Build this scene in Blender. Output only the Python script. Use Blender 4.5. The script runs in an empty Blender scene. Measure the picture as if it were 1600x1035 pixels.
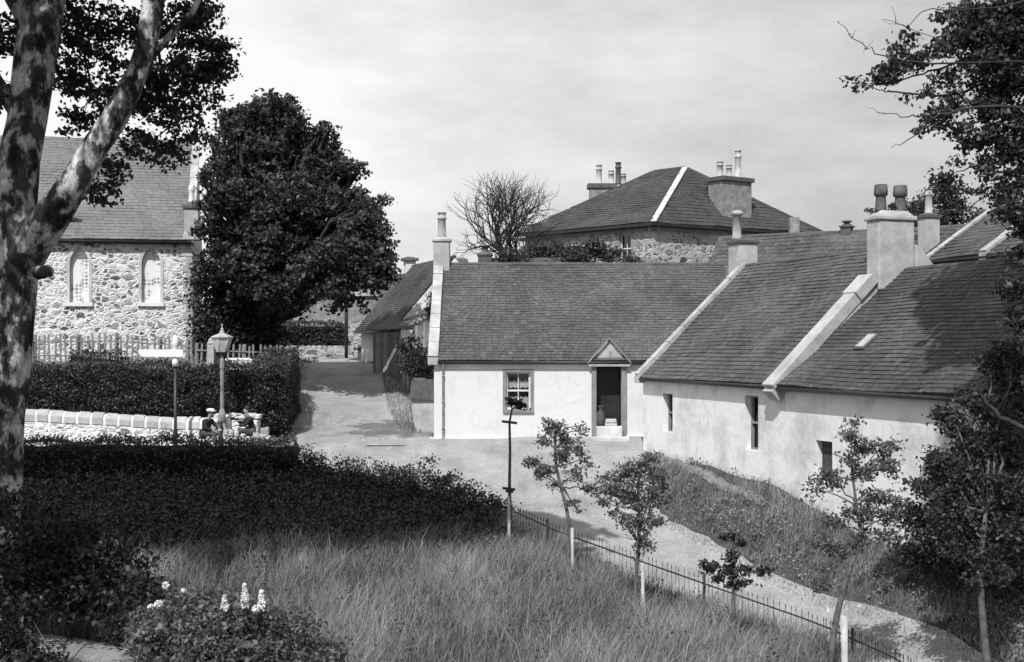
import bpy, math, random
import numpy as np
from mathutils import Vector, noise as mnoise
R = math.radians
S = bpy.context.scene
COL = S.collection
# ---------------------------------------------------------------- camera
F_PX, HZ, CAMZ = 2000.0, 544.0, 3.0        # focal length in photo pixels, horizon row, eye height
cam_d = bpy.data.cameras.new('camera')
cam_d.sensor_width = 36; cam_d.lens = 36 * F_PX / 1600
cam_d.shift_y = (HZ - 517.5) / 1600
cam_d.clip_start = 0.5; cam_d.clip_end = 6000
cam = bpy.data.objects.new('camera', cam_d); COL.objects.link(cam)
cam.location = (0, 0, CAMZ); cam.rotation_euler = (R(90), 0, 0)
S.camera = cam
# ---------------------------------------------------------------- light
SUN_EL, SUN_AZ = 50.0, (-0.27, -0.963)      # towards the sun: behind the camera, a little to the left
w = bpy.data.worlds.new('World'); S.world = w; w.use_nodes = True
nt = w.node_tree; nt.nodes.clear()
def wn(t, **k):
    n = nt.nodes.new(t)
    for a, b in k.items(): setattr(n, a, b)
    return n
sky = wn('ShaderNodeTexSky', sky_type='NISHITA', sun_disc=False, sun_elevation=R(SUN_EL),
         sun_rotation=math.atan2(SUN_AZ[0], SUN_AZ[1]), air_density=1.0, dust_density=2.5, ozone_density=1.0)
bw = wn('ShaderNodeRGBToBW'); nt.links.new(sky.outputs[0], bw.inputs[0])
tc = wn('ShaderNodeTexCoord'); mp = wn('ShaderNodeMapping'); mp.inputs['Scale'].default_value = (1.6, 1.6, 4.5)
nt.links.new(tc.outputs['Generated'], mp.inputs[0])
ns = wn('ShaderNodeTexNoise'); ns.inputs['Scale'].default_value = 3.4; ns.inputs['Detail'].default_value = 9; ns.inputs['Roughness'].default_value = .64
nt.links.new(mp.outputs[0], ns.inputs['Vector'])
sx = wn('ShaderNodeSeparateXYZ'); nt.links.new(tc.outputs['Generated'], sx.inputs[0])
# thin cloud, thicker towards the left of the view
ma = wn('ShaderNodeMath', operation='MULTIPLY_ADD'); nt.links.new(sx.outputs[0], ma.inputs[0]); ma.inputs[1].default_value = -1.1; nt.links.new(ns.outputs['Fac'], ma.inputs[2])
mr = wn('ShaderNodeMapRange'); nt.links.new(ma.outputs[0], mr.inputs['Value'])
mr.inputs['From Min'].default_value = .08; mr.inputs['From Max'].default_value = .76; mr.inputs['To Min'].default_value = 0.0; mr.inputs['To Max'].default_value = 1.0
mx = wn('ShaderNodeMix', data_type='FLOAT')
nt.links.new(mr.outputs[0], mx.inputs[0])
k1 = wn('ShaderNodeMath', operation='MULTIPLY_ADD'); nt.links.new(bw.outputs[0], k1.inputs[0]); k1.inputs[1].default_value = .15; k1.inputs[2].default_value = 4.6
nt.links.new(k1.outputs[0], mx.inputs[2]); mx.inputs[3].default_value = 9.3
bg = wn('ShaderNodeBackground'); bg.inputs['Strength'].default_value = 0.105
nt.links.new(mx.outputs[0], bg.inputs['Color'])
wo = wn('ShaderNodeOutputWorld'); nt.links.new(bg.outputs[0], wo.inputs[0])
sd = bpy.data.lights.new('sun', 'SUN'); sd.energy = 5.0; sd.angle = R(.5); sd.color = (1, 1, 1)
so = bpy.data.objects.new('sun', sd); COL.objects.link(so); so.location = (-20, -40, 60)
ce = math.cos(R(SUN_EL)); TOSUN = Vector((SUN_AZ[0]*ce, SUN_AZ[1]*ce, math.sin(R(SUN_EL))))
so.rotation_euler = TOSUN.to_track_quat('Z', 'Y').to_euler()
vs = S.view_settings; S.display_settings.display_device = 'sRGB'
vs.view_transform = 'Standard'; vs.look = 'None'; vs.gamma = 1; vs.exposure = 0.0; vs.use_curve_mapping = False
S.cycles.use_denoising = True
S.cycles.max_bounces = 6; S.cycles.diffuse_bounces = 3; S.cycles.transparent_max_bounces = 8
# ---------------------------------------------------------------- materials (all grey: the photograph is black and white)
def g(v): return (v, v, v, 1)
MATS = {}
def newmat(name, rough=.85, spec=.25):
    m = bpy.data.materials.new(name); m.use_nodes = True; t = m.node_tree
    b = t.nodes['Principled BSDF']; b.inputs['Roughness'].default_value = rough
    b.inputs['Specular IOR Level'].default_value = spec
    MATS[name] = m
    return m, t, b
def nd(t, ty, **k):
    n = t.nodes.new(ty)
    for a, b in k.items():
        if a in n.inputs.keys() if hasattr(n.inputs, 'keys') else False: n.inputs[a].default_value = b
        else: setattr(n, a, b)
    return n
def ramp(t, src, stops):
    r = t.nodes.new('ShaderNodeValToRGB'); t.links.new(src, r.inputs[0])
    cr = r.color_ramp
    while len(cr.elements) < len(stops): cr.elements.new(.5)
    for e, (p, v) in zip(cr.elements, stops): e.position = p; e.color = g(v)
    return r.outputs[0]
def noise(t, vec, scale, detail=4, rough=.55):
    n = t.nodes.new('ShaderNodeTexNoise'); n.inputs['Scale'].default_value = scale; n.inputs['Detail'].default_value = detail; n.inputs['Roughness'].default_value = rough
    t.links.new(vec, n.inputs['Vector']); return n.outputs['Fac']
def objco(t, scale=(1, 1, 1)):
    c = t.nodes.new('ShaderNodeTexCoord'); m = t.nodes.new('ShaderNodeMapping'); m.inputs['Scale'].default_value = scale
    t.links.new(c.outputs['Object'], m.inputs[0]); return m.outputs[0]
def mixc(t, fac, a, b, mode='MIX'):
    m = t.nodes.new('ShaderNodeMix'); m.data_type = 'RGBA'; m.blend_type = mode
    for s, i in ((fac, 0), (a, 6), (b, 7)):
        if isinstance(s, (int, float)): m.inputs[i].default_value = s if i == 0 else g(s)
        else: t.links.new(s, m.inputs[i])
    return m.outputs[2]
def bump(t, b, src, strength, dist):
    n = t.nodes.new('ShaderNodeBump'); n.inputs['Strength'].default_value = strength; n.inputs['Distance'].default_value = dist
    t.links.new(src, n.inputs['Height']); t.links.new(n.outputs[0], b.inputs['Normal'])
def m_noise(name, v1, v2, scale=3, big=.35, rough=.85, bmp=.4, bd=.02, spec=.2, lo=.35, hi=.65, sc3=(1, 1, 1), fine=6):
    m, t, b = newmat(name, rough, spec); co = objco(t, sc3)
    n1 = noise(t, co, scale, 8, .62); n2 = noise(t, co, big, 3)
    c1 = ramp(t, n1, [(lo, v1), (hi, v2)]); c2 = ramp(t, n2, [(.3, .72), (.7, 1.12)])
    c = mixc(t, 1.0, c1, c2, 'MULTIPLY'); t.links.new(c, b.inputs['Base Color'])
    bump(t, b, noise(t, co, scale * fine, 6, .6), bmp, bd)
    return m
def m_attr(name, v1, v2, scale=8, rough=.8, spec=.25, bmp=.3, bd=.01, weather=.25, big=.6):
    """colour from the per-piece random value v, weathered by noise"""
    m, t, b = newmat(name, rough, spec); co = objco(t)
    a = t.nodes.new('ShaderNodeAttribute'); a.attribute_name = 'v'
    c = ramp(t, a.outputs['Fac'], [(0, v1), (1, v2)])
    n = ramp(t, noise(t, co, scale, 6, .65), [(.3, 1 - weather), (.7, 1 + weather)])
    n2 = ramp(t, noise(t, co, big, 3, .5), [(.3, 1 - weather), (.7, 1 + weather)])
    c = mixc(t, 1, mixc(t, 1, c, n, 'MULTIPLY'), n2, 'MULTIPLY'); t.links.new(c, b.inputs['Base Color'])
    if name.startswith('slate'): c = mixc(t, ramp(t, noise(t, co, 3.3, 8, .72), [(.58, 0), (.68, .35)]), c, .22); c = mixc(t, ramp(t, noise(t, co, .8, 6, .7), [(.56, 0), (.66, .4)]), c, .035)
    t.links.new(c, b.inputs['Base Color']); bump(t, b, noise(t, co, scale * 4, 5), bmp, bd)
    return m
def m_leaf(name, v1, v2, trans=.3, rough=.5, spec=.35):
    m, t, b = newmat(name, rough, spec)
    a = t.nodes.new('ShaderNodeAttribute'); a.attribute_name = 'v'
    c = ramp(t, a.outputs['Fac'], [(0, v1), (1, v2)]); t.links.new(c, b.inputs['Base Color'])
    tr = t.nodes.new('ShaderNodeBsdfTranslucent'); t.links.new(c, tr.inputs[0])
    mxs = t.nodes.new('ShaderNodeMixShader'); mxs.inputs[0].default_value = trans
    t.links.new(b.outputs[0], mxs.inputs[1]); t.links.new(tr.outputs[0], mxs.inputs[2])
    t.links.new(mxs.outputs[0], t.nodes['Material Output'].inputs[0])
    return m
def m_rubble(name, scale, stones, mortar, mw=(.03, .1), sq=(1, 1, 1.35), dark=.5, bmp=.6):
    """random rubble masonry: cells of different stones in wide pale mortar"""
    m, t, b = newmat(name, .9, .15); co = objco(t, sq)
    nz = t.nodes.new('ShaderNodeTexNoise'); nz.inputs['Scale'].default_value = scale * 1.5; t.links.new(co, nz.inputs['Vector'])
    ad = t.nodes.new('ShaderNodeMix'); ad.data_type = 'VECTOR'; ad.inputs[0].default_value = .17
    t.links.new(co, ad.inputs[4]); t.links.new(nz.outputs['Color'], ad.inputs[5])
    v1 = t.nodes.new('ShaderNodeTexVoronoi'); v1.inputs['Scale'].default_value = scale; v1.inputs['Randomness'].default_value = .9
    v2 = t.nodes.new('ShaderNodeTexVoronoi'); v2.feature = 'DISTANCE_TO_EDGE'; v2.inputs['Scale'].default_value = scale; v2.inputs['Randomness'].default_value = .9
    for v in (v1, v2): t.links.new(ad.outputs[1], v.inputs['Vector'])
    v3 = t.nodes.new('ShaderNodeTexVoronoi'); v3.inputs['Scale'].default_value = scale * 1.9; v4 = t.nodes.new('ShaderNodeTexVoronoi'); v4.feature = 'DISTANCE_TO_EDGE'; v4.inputs['Scale'].default_value = scale * 1.9
    for v in (v3, v4): t.links.new(ad.outputs[1], v.inputs['Vector'])
    msk = ramp(t, noise(t, co, scale * .55, 3), [(.46, 0), (.47, 1)])
    col = mixc(t, msk, v1.outputs['Color'], v3.outputs['Color']); dst = mixc(t, msk, v2.outputs['Distance'], v4.outputs['Distance'])
    r = t.nodes.new('ShaderNodeSeparateColor'); t.links.new(col, r.inputs[0])
    cs = ramp(t, r.outputs[0], stones)
    cs = mixc(t, 1, cs, ramp(t, noise(t, co, scale * 7, 6), [(.3, .7), (.7, 1.25)]), 'MULTIPLY')
    f = ramp(t, dst, [(mw[0], 0), (mw[1], 1)])
    sm = noise(t, co, scale * .28, 4, .6)
    f = mixc(t, ramp(t, sm, [(.5, 0), (.72, .75)]), f, 0.0)        # patches smeared over with mortar
    mo = ramp(t, noise(t, co, scale * 2, 5), [(.3, mortar * .85), (.7, mortar * 1.1)])
    c = mixc(t, f, mo, cs); t.links.new(c, b.inputs['Base Color'])
    bump(t, b, ramp(t, dst, [(0, 0), (.18, 1)]), bmp, .06)
    return m
m_noise('whitewash', .6, .72, 2.2, .5, .9, .35, .015, .1, .3, .6)
def m_whitewash(name, base, stain, thr=(.52, .72), scale=1.3):
    m, t, b = newmat(name, .9, .1); co = objco(t)
    n1 = noise(t, co, scale, 9, .68); n2 = noise(t, objco(t, (2.5, 2.5, .5)), 1.6, 7, .65)
    c = mixc(t, ramp(t, n1, [(thr[0], 0), (thr[1], .75)]), base, stain)
    c = mixc(t, ramp(t, n2, [(.55, 0), (.8, .45)]), c, stain * .9)
    sp = noise(t, co, 9, 6, .7); c = mixc(t, ramp(t, sp, [(.62, 0), (.75, .5)]), c, stain * .8)
    t.links.new(c, b.inputs['Base Color']); bump(t, b, noise(t, co, 5, 8, .6), .55, .03)
m_whitewash('whitewash_clean', .61, .40, (.52, .85), 1.3)
m_whitewash('whitewash_old', .72, .30, (.46, .74), 1.0)  # weathering stains, made stronger to hint at tree shadows on the wall
m_whitewash('harling', .46, .22, (.35, .7), 2.2)
m_noise('margin', .20, .27, 4, .8, .8, .2, .01)
m_noise('skewstone', .30, .48, 3, .9, .9, .4, .015, lo=.3, hi=.7)
m_noise('ashlar', .17, .30, 3, .9, .9, .3, .01)
m_noise('white_paint', .68, .74, 4, .8, .5, .05, .003)
m_noise('sign_paint', .86, .9, 4, .8, .5, .05, .003)
m_noise('dark_paint', .015, .03, 6, .8, .45, .1, .003, .4)
m_noise('iron', .02, .035, 10, 1, .5, .2, .003, .5)
m_noise('lead', .07, .11, 5, 1, .7, .2, .004)
m_noise('clay_light', .32, .48, 5, 1, .8, .2, .005)
m_noise('clay_dark', .08, .17, 5, 1, .8, .3, .005)
m_noise('earth', .05, .10, 2.5, .3, .95, .8, .05)
m_noise('trodden', .16, .26, 6.5, .45, .95, .9, .04, lo=.32, hi=.68, fine=7)
m_noise('rough_bank', .07, .2, 5, .8, .95, 1, .06)
m_noise('field_far', .12, .2, .3, .05, .95, .3, .05)
m_noise('step_stone', .42, .6, 3, 1, .85, .2, .01)
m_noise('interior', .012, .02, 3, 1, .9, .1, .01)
m_noise('lace', .7, .78, 30, 1, .9, .1, .002)
m_noise('stake', .34, .52, 5, 1, .8, .2, .004)
m_noise('twig', .025, .055, 6, 1, .9, .4, .01)
m_noise('sapling_bark', .06, .14, 7, 1, .9, .5, .01)
m_noise('petal', .75, .82, 9, 1, .6, .05, .002)
m_noise('leaf_core', .008, .014, 5, 1, 1, .2, .02)
m_noise('skin', .28, .34, 9, 1, .6, .05, .002)
m_noise('cloth_dark', .02, .035, 9, 1, .95, .2, .005)
m_noise('cloth_mid', .05, .09, 9, 1, .95, .2, .005)
m_noise('hair', .03, .05, 30, 1, .7, .3, .005)
m_attr('slate_a', .065, .105, 9, .8, .2, weather=.2)
m_attr('slate_b', .06, .10, 9, .8, .2, weather=.22)
m_attr('slate_c', .045, .075, 6, .8, .3, weather=.3)
m_attr('slate_church', .13, .17, 6, .8, .3, weather=.12)
m_attr('slate_villa', .045, .065, 6, .8, .2, weather=.15)
m_attr('coping', .26, .42, 5, .9, .15, weather=.2)
m_attr('planks', .16, .32, 5, .9, .15, weather=.3)
m_leaf('leaf_dark', .014, .085, .25)
m_leaf('leaf_mid', .028, .085, .3)
m_leaf('leaf_young', .07, .22, .42)
m_leaf('leaf_hedge', .02, .08, .2)
m_leaf('leaf_under', .016, .06, .15)  # dark leaves; the meadow's tree shade is partly put into their colour
m_leaf('leaf_shade', .01, .03, .15)  # darker leaf copy, with deep shade put into its colour
m_leaf('grass', .07, .46, .3, .7, .15)
m_leaf('grass_short', .09, .36, .25, .7, .15)
m_leaf('weeds', .12, .34, .3, .7, .2)
m_rubble('rubble_church', 2.5, [(0, .07), (.28, .16), (.5, .3), (.75, .5), (1, .58)], .66, (.07, .17), sq=(1, 1, 1.45))
m_rubble('rubble_villa', 2.1, [(0, .06), (.35, .15), (.6, .3), (1, .4)], .4, (.06, .16), sq=(1, 1, 1.5))
m_rubble('rubble_white', 3.2, [(0, .15), (.3, .4), (.6, .66), (1, .7)], .74, (.08, .16))
m_rubble('rubble_dark', 3.6, [(0, .06), (.5, .12), (1, .2)], .16, (.05, .15))
def m_bark():
    m, t, b = newmat('bark', .9, .15); co = objco(t, (1, 1, .55))
    n1 = noise(t, co, 2.9, 10, .68); n2 = noise(t, co, 11, 8, .7); n3 = noise(t, co, 3.4, 5, .6)
    c = ramp(t, n1, [(.42, .02), (.47, .08), (.52, .45), (.62, .7)])
    c = mixc(t, 1, c, ramp(t, n2, [(.35, .45), (.6, 1.1)]), 'MULTIPLY')
    c = mixc(t, ramp(t, n3, [(.5, 0), (.58, .9)]), c, .03)
    t.links.new(c, b.inputs['Base Color']); bump(t, b, n2, .9, .06)
m_bark()
def m_glass():
    m, t, b = newmat('glass', .05, .5)
    tr = t.nodes.new('ShaderNodeBsdfTransparent'); tr.inputs[0].default_value = g(.75)
    gl = t.nodes.new('ShaderNodeBsdfGlossy'); gl.inputs['Roughness'].default_value = .08; gl.inputs['Color'].default_value = g(.8)
    lw = t.nodes.new('ShaderNodeLayerWeight'); lw.inputs[0].default_value = .12
    mm = t.nodes.new('ShaderNodeMath'); mm.operation = 'MULTIPLY_ADD'; t.links.new(lw.outputs['Fresnel'], mm.inputs[0]); mm.inputs[1].default_value = .8; mm.inputs[2].default_value = .08
    x = t.nodes.new('ShaderNodeMixShader'); t.links.new(mm.outputs[0], x.inputs[0]); t.links.new(tr.outputs[0], x.inputs[1]); t.links.new(gl.outputs[0], x.inputs[2])
    t.links.new(x.outputs[0], t.nodes['Material Output'].inputs[0])
m_glass()
def m_lane():
    m, t, b = newmat('lane', .95, .1); co = objco(t)
    c = ramp(t, noise(t, co, 18, 9, .78), [(.3, .16), (.7, .42)])
    c = mixc(t, 1, c, ramp(t, noise(t, co, .9, 5, .6), [(.32, .78), (.5, 1.0), (.68, 1.15)]), 'MULTIPLY')
    tr = noise(t, objco(t, (1.6, .22, 1)), 1.0, 4, .5); c = mixc(t, 1, c, ramp(t, tr, [(.38, .9), (.5, 1), (.62, 1.07)]), 'MULTIPLY')
    v = t.nodes.new('ShaderNodeTexVoronoi'); v.inputs['Scale'].default_value = 9; t.links.new(co, v.inputs['Vector'])
    c = mixc(t, ramp(t, v.outputs['Distance'], [(.12, .55), (.2, 0)]), c, .5)
    # dark patch by the corner of the long cottage, shade painted into the colour
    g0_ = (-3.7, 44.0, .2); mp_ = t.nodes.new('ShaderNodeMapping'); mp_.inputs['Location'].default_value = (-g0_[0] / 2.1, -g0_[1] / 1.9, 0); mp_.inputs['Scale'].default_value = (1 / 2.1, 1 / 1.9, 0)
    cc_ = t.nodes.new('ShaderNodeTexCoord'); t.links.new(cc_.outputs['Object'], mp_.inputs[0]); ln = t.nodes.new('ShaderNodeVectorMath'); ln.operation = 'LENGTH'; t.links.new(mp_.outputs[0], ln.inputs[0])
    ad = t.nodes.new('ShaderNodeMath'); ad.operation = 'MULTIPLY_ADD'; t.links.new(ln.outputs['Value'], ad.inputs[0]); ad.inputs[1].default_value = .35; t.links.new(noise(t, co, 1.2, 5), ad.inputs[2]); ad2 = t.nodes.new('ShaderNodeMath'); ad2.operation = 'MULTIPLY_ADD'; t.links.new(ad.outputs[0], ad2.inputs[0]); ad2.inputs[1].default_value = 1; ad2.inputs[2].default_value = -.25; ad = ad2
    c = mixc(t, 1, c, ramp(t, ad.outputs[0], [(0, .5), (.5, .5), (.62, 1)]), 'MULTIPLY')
    t.links.new(c, b.inputs['Base Color']); bump(t, b, noise(t, co, 30, 6, .65), .9, .03)
m_lane()
def m_leaded():
    """white-painted lancet glazing: pale lattice, a few dark diamonds low down"""
    m, t, b = newmat('leaded', .25, .6); co = objco(t)
    rt = t.nodes.new('ShaderNodeMapping'); rt.inputs['Rotation'].default_value = (0, R(45), 0); t.links.new(co, rt.inputs[0])
    br = t.nodes.new('ShaderNodeTexChecker'); br.inputs['Scale'].default_value = 9; t.links.new(rt.outputs[0], br.inputs[0])
    n = ramp(t, noise(t, co, 2.2, 3), [(.5, 0), (.6, 1)])
    c = mixc(t, mixc(t, 1, br.outputs['Fac'], n, 'MULTIPLY'), .72, .25); t.links.new(c, b.inputs['Base Color'])
m_leaded()
m_whitewash('pier_stone', .42, .2, (.4, .7), 2.0)
# ---------------------------------------------------------------- mesh helpers
def tag(o, label=None, cat=None, group=None, kind=None):
    if label: o['label'] = label
    if cat: o['category'] = cat
    if group: o['group'] = group
    if kind: o['kind'] = kind
    return o
def thing(name, loc, label, cat, group=None):
    o = bpy.data.objects.new(name, None); COL.objects.link(o); o.empty_display_size = .2
    o.location = loc
    return tag(o, label, cat, group)
def link(name, me, parent=None):
    o = bpy.data.objects.new(name, me); COL.objects.link(o)
    if parent is not None:
        o.parent = parent; o.matrix_parent_inverse.identity()
        p = parent; off = Vector((0, 0, 0))
        while p is not None: off += p.location; p = p.parent
        o.location = -off                     # meshes are written in world metres
    return o
def mesh_np(name, verts, faces, mat, parent=None, v=None, smooth=False):
    """verts (N,3), faces (M,k) all the same size"""
    verts = np.asarray(verts, dtype=np.float32).reshape(-1, 3); faces = np.asarray(faces, dtype=np.int32)
    me = bpy.data.meshes.new(name); M, k = faces.shape
    me.vertices.add(len(verts)); me.vertices.foreach_set('co', verts.ravel())
    me.loops.add(M * k); me.loops.foreach_set('vertex_index', faces.ravel())
    me.polygons.add(M); me.polygons.foreach_set('loop_start', np.arange(0, M * k, k, dtype=np.int32))
    me.update(calc_edges=True)
    if v is not None:
        a = me.attributes.new('v', 'FLOAT', 'POINT'); a.data.foreach_set('value', np.asarray(v, dtype=np.float32))
    if smooth: me.polygons.foreach_set('use_smooth', np.ones(M, dtype=bool))
    me.materials.append(MATS[mat])
    return link(name, me, parent)
class MB:
    def __init__(s): s.v = []; s.f = []; s.a = []; s.val = .5; s.sm = []
    def add(s, vs, fs, val=None, smooth=False):
        o = len(s.v); s.v += [tuple(x) for x in vs]; s.f += [tuple(i + o for i in f) for f in fs]
        s.a += [s.val if val is None else val] * len(vs); s.sm += [smooth] * len(fs)
    def box(s, c, ax, ay, az, val=None, taper=1.0):
        """c centre; ax, ay, az half vectors"""
        c, ax, ay, az = map(Vector, (c, ax, ay, az)); vs = []
        for k in (-1, 1):
            q = 1 if k < 0 else taper
            for i, j in ((-1, -1), (1, -1), (1, 1), (-1, 1)): vs.append(c + ax * i * q + ay * j * q + az * k)
        s.add(vs, [(3, 2, 1, 0), (4, 5, 6, 7), (0, 1, 5, 4), (1, 2, 6, 5), (2, 3, 7, 6), (3, 0, 4, 7)], val)
    def beam(s, p, q, side, w, h, val=None):
        """box from p to q, width w along side, height h upwards from the line p-q"""
        p, q, side = Vector(p), Vector(q), Vector(side).normalized(); d = q - p; up = side.cross(d).normalized()
        if up.z < 0: up = -up
        s.box((p + q) / 2 + up * h / 2, side * w / 2, d / 2, up * h / 2, val)
    def prism(s, poly, d, val=None):
        """poly: 3-D points, d: extrusion"""
        n = len(poly); d = Vector(d); vs = [Vector(p) for p in poly]; vs += [p + d for p in vs]
        fs = [tuple(range(n)), tuple(range(2 * n - 1, n - 1, -1))] + [(i, i + n, (i + 1) % n + n, (i + 1) % n) for i in range(n)]
        s.add(vs, fs, val)
    def tube(s, pts, rad, n=8, val=None, cap=True, wob=0.0, seed=0, smooth=True):
        pts = [Vector(p) for p in pts]; N = len(pts)
        if isinstance(rad, (int, float)): rad = [rad] * N
        t0 = (pts[1] - pts[0]).normalized(); up = Vector((0, 1, 0)) if abs(t0.y) < .9 else Vector((1, 0, 0))
        x = t0.cross(up).normalized(); vs = []; fs = []
        for i, p in enumerate(pts):
            t = (pts[min(i + 1, N - 1)] - pts[max(i - 1, 0)]).normalized()
            x = (x - t * x.dot(t)).normalized(); y = t.cross(x)
            for k in range(n):
                a = 2 * math.pi * k / n; r = rad[i]
                if wob: r *= 1 + wob * mnoise.noise(Vector((math.cos(a) * 1.5 + seed, math.sin(a) * 1.5, i * .45)))
                vs.append(p + x * math.cos(a) * r + y * math.sin(a) * r)
        for i in range(N - 1):
            for k in range(n):
                a, b = i * n + k, i * n + (k + 1) % n; fs.append((a, b, b + n, a + n))
        if cap: fs.append(tuple(range(n - 1, -1, -1))); fs.append(tuple((N - 1) * n + k for k in range(n)))
        s.add(vs, fs, val, smooth)
    def lathe(s, base, prof, n=12, val=None, rot=0.0, smooth=True):
        b = Vector(base); vs = []; fs = []; N = len(prof)
        for r, z in prof:
            for k in range(n):
                a = 2 * math.pi * k / n + rot; vs.append(b + Vector((r * math.cos(a), r * math.sin(a), z)))
        for i in range(N - 1):
            for k in range(n):
                a, c = i * n + k, i * n + (k + 1) % n; fs.append((a, c, c + n, a + n))
        fs.append(tuple(range(n - 1, -1, -1))); fs.append(tuple((N - 1) * n + k for k in range(n)))
        s.add(vs, fs, val, smooth)
    def build(s, name, mat, parent=None, bevel=0):
        me = bpy.data.meshes.new(name); me.from_pydata([tuple(v) for v in s.v], [], s.f)
        me.polygons.foreach_set('use_smooth', s.sm)
        a = me.attributes.new('v', 'FLOAT', 'POINT'); a.data.foreach_set('value', s.a)
        me.materials.append(MATS[mat]); o = link(name, me, parent)
        if bevel:
            b = o.modifiers.new('bevel', 'BEVEL'); b.width = bevel; b.segments = 2; b.limit_method = 'ANGLE'
        return o
def copy_tree(o, parent=None):
    c = o.copy(); COL.objects.link(c); c.parent = parent
    for ch in list(o.children): copy_tree(ch, c)
    return c
def P(px, py, Y): return Vector(((px - 800) / F_PX * Y, Y, CAMZ + (HZ - py) / F_PX * Y))
# ---------------------------------------------------------------- terrain
CP = [(-2.5, 41.5, 0), (1, 41.5, .05), (4.3, 41.3, .05), (3.6, 39.5, -.25), (4.1, 40, -.2), (5.5, 36, -.3), (6.6, 33, -.45), (7.4, 30.3, -1.05), (8.4, 27.3, -1.45), (9.45, 25.2, -1.6), (10.3, 22.6, -1.8), (10.9, 20.5, -1.95),
      (1.08, 31, -2.05), (2.97, 29, -2.55), (6.3, 25.1, -3.0), (6.9, 21.5, -3.15), (9.1, 22.3, -2.62), (-4, 40, -.2), (-1, 38, -.7), (1.2, 36.5, -1.05), (1.1, 34.3, -1.45),
      (3.2, 36.6, -1.1), (2.6, 33.4, -1.75), (4, 34.5, -1.55), (5.55, 30.3, -2.1), (6.95, 27.7, -2.35), (8.45, 24.3, -2.52), (5.0, 36, -.62), (5.9, 33.2, -.85), (4.2, 31.5, -2.1),
      (-3, 20, -1.9), (-6.5, 18, -1.4), (1, 21, -2.15), (5.5, 22, -2.75), (1.3, 28, -2.15), (2.6, 26, -2.45), (-.1, 30.5, -1.85), (-3, 28, -1.7), (-6.4, 27, -1.55), (-11, 26, -1.4),
      (-14.5, 36.3, -1.0), (-6.2, 37.6, -.85), (-3.3, 36.8, -1.15), (0, 33.2, -1.85), (-9, 39.3, -.4), (-15, 39.2, -.3), (-7, 40, -.25),
      (-8, 44.5, .4), (-7.5, 50, 1.1), (-5, 50, 1.2), (-3.2, 44.5, .25), (-2.5, 49, .9), (-4.8, 55, 2.0), (-7.3, 62, 2.3), (-10, 64, 2.3), (-18, 55, 2.4), (-12, 55, 2.4), (-15, 48, 2.1),
      (-10, 47, 2.0), (-12, 42.5, .5), (-16, 42.5, .5), (-20, 42, .5), (5, 52, 1.8), (10, 52, 1.5), (10, 75, 3), (-10, 85, 3.8), (0, 110, 6), (-30, 60, 2.8), (30, 60, 1.5), (-30, 30, -.8), (25, 30, -2.5),
      (0, 0, -1.5), (0, 12, -1.7), (-15, 10, -1.0), (15, 10, -3), (0, 250, 10), (-150, 200, 9), (150, 200, 7), (-100, 50, 2), (100, 50, 0), (0, -60, -1), (0, 800, 14), (500, 600, 10), (-500, 600, 14), (500, -60, 0), (-500, -60, 0)]
CPA = np.array(CP, dtype=float)
def kern(d2): return np.sqrt(d2 + .8)
D2 = ((CPA[:, None, :2] - CPA[None, :, :2]) ** 2).sum(-1)
NK = len(CP); A_ = np.zeros((NK + 1, NK + 1)); A_[:NK, :NK] = kern(D2); A_[:NK, NK] = 1; A_[NK, :NK] = 1
WTS = np.linalg.solve(A_, np.append(CPA[:, 2], 0))
def TH(x, y):
    x = np.asarray(x, dtype=float); y = np.asarray(y, dtype=float); sh = x.shape
    q = np.stack([x.ravel(), y.ravel()], 1); out = np.empty(len(q))
    for i in range(0, len(q), 20000):
        d = ((q[i:i + 20000, None, :] - CPA[None, :, :2]) ** 2).sum(-1); out[i:i + 20000] = kern(d) @ WTS[:NK] + WTS[NK]
    return out.reshape(sh)
def th(x, y): return float(TH(np.array([x]), np.array([y]))[0])
def gp(px, py, y0=12, y1=90):
    """where the ray through a photo pixel meets the ground"""
    Y = np.linspace(y0, y1, 3000); X = (px - 800) / F_PX * Y; Z = CAMZ + (HZ - py) / F_PX * Y; h = TH(X, Y)
    i = np.argmax(Z < h); return Vector((X[i], Y[i], h[i]))
xs = np.concatenate([np.linspace(-900, -30, 14)[:-1], np.arange(-30, 24, .4), np.linspace(24, 900, 14)])
ys = np.concatenate([np.linspace(-100, 8, 6)[:-1], np.arange(8, 72, .4), np.geomspace(72, 3000, 22)])
GX, GY = np.meshgrid(xs, ys); GZ = TH(GX, GY)
rs = np.random.RandomState(3)
def grid_faces(nx, ny):
    i = np.arange(ny - 1)[:, None] * nx + np.arange(nx - 1)[None, :]; i = i.ravel()
    return np.stack([i, i + 1, i + 1 + nx, i + nx], 1)
go = mesh_np('ground', np.stack([GX, GY, GZ], -1), grid_faces(len(xs), len(ys)), 'earth', smooth=True)
tag(go, kind='structure')
def resample(pts, n):
    p = np.array(pts, dtype=float); d = np.r_[0, np.cumsum(np.linalg.norm(np.diff(p, axis=0), axis=1))]
    t = np.linspace(0, d[-1], n); return np.stack([np.interp(t, d, p[:, k]) for k in range(p.shape[1])], 1)
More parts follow.
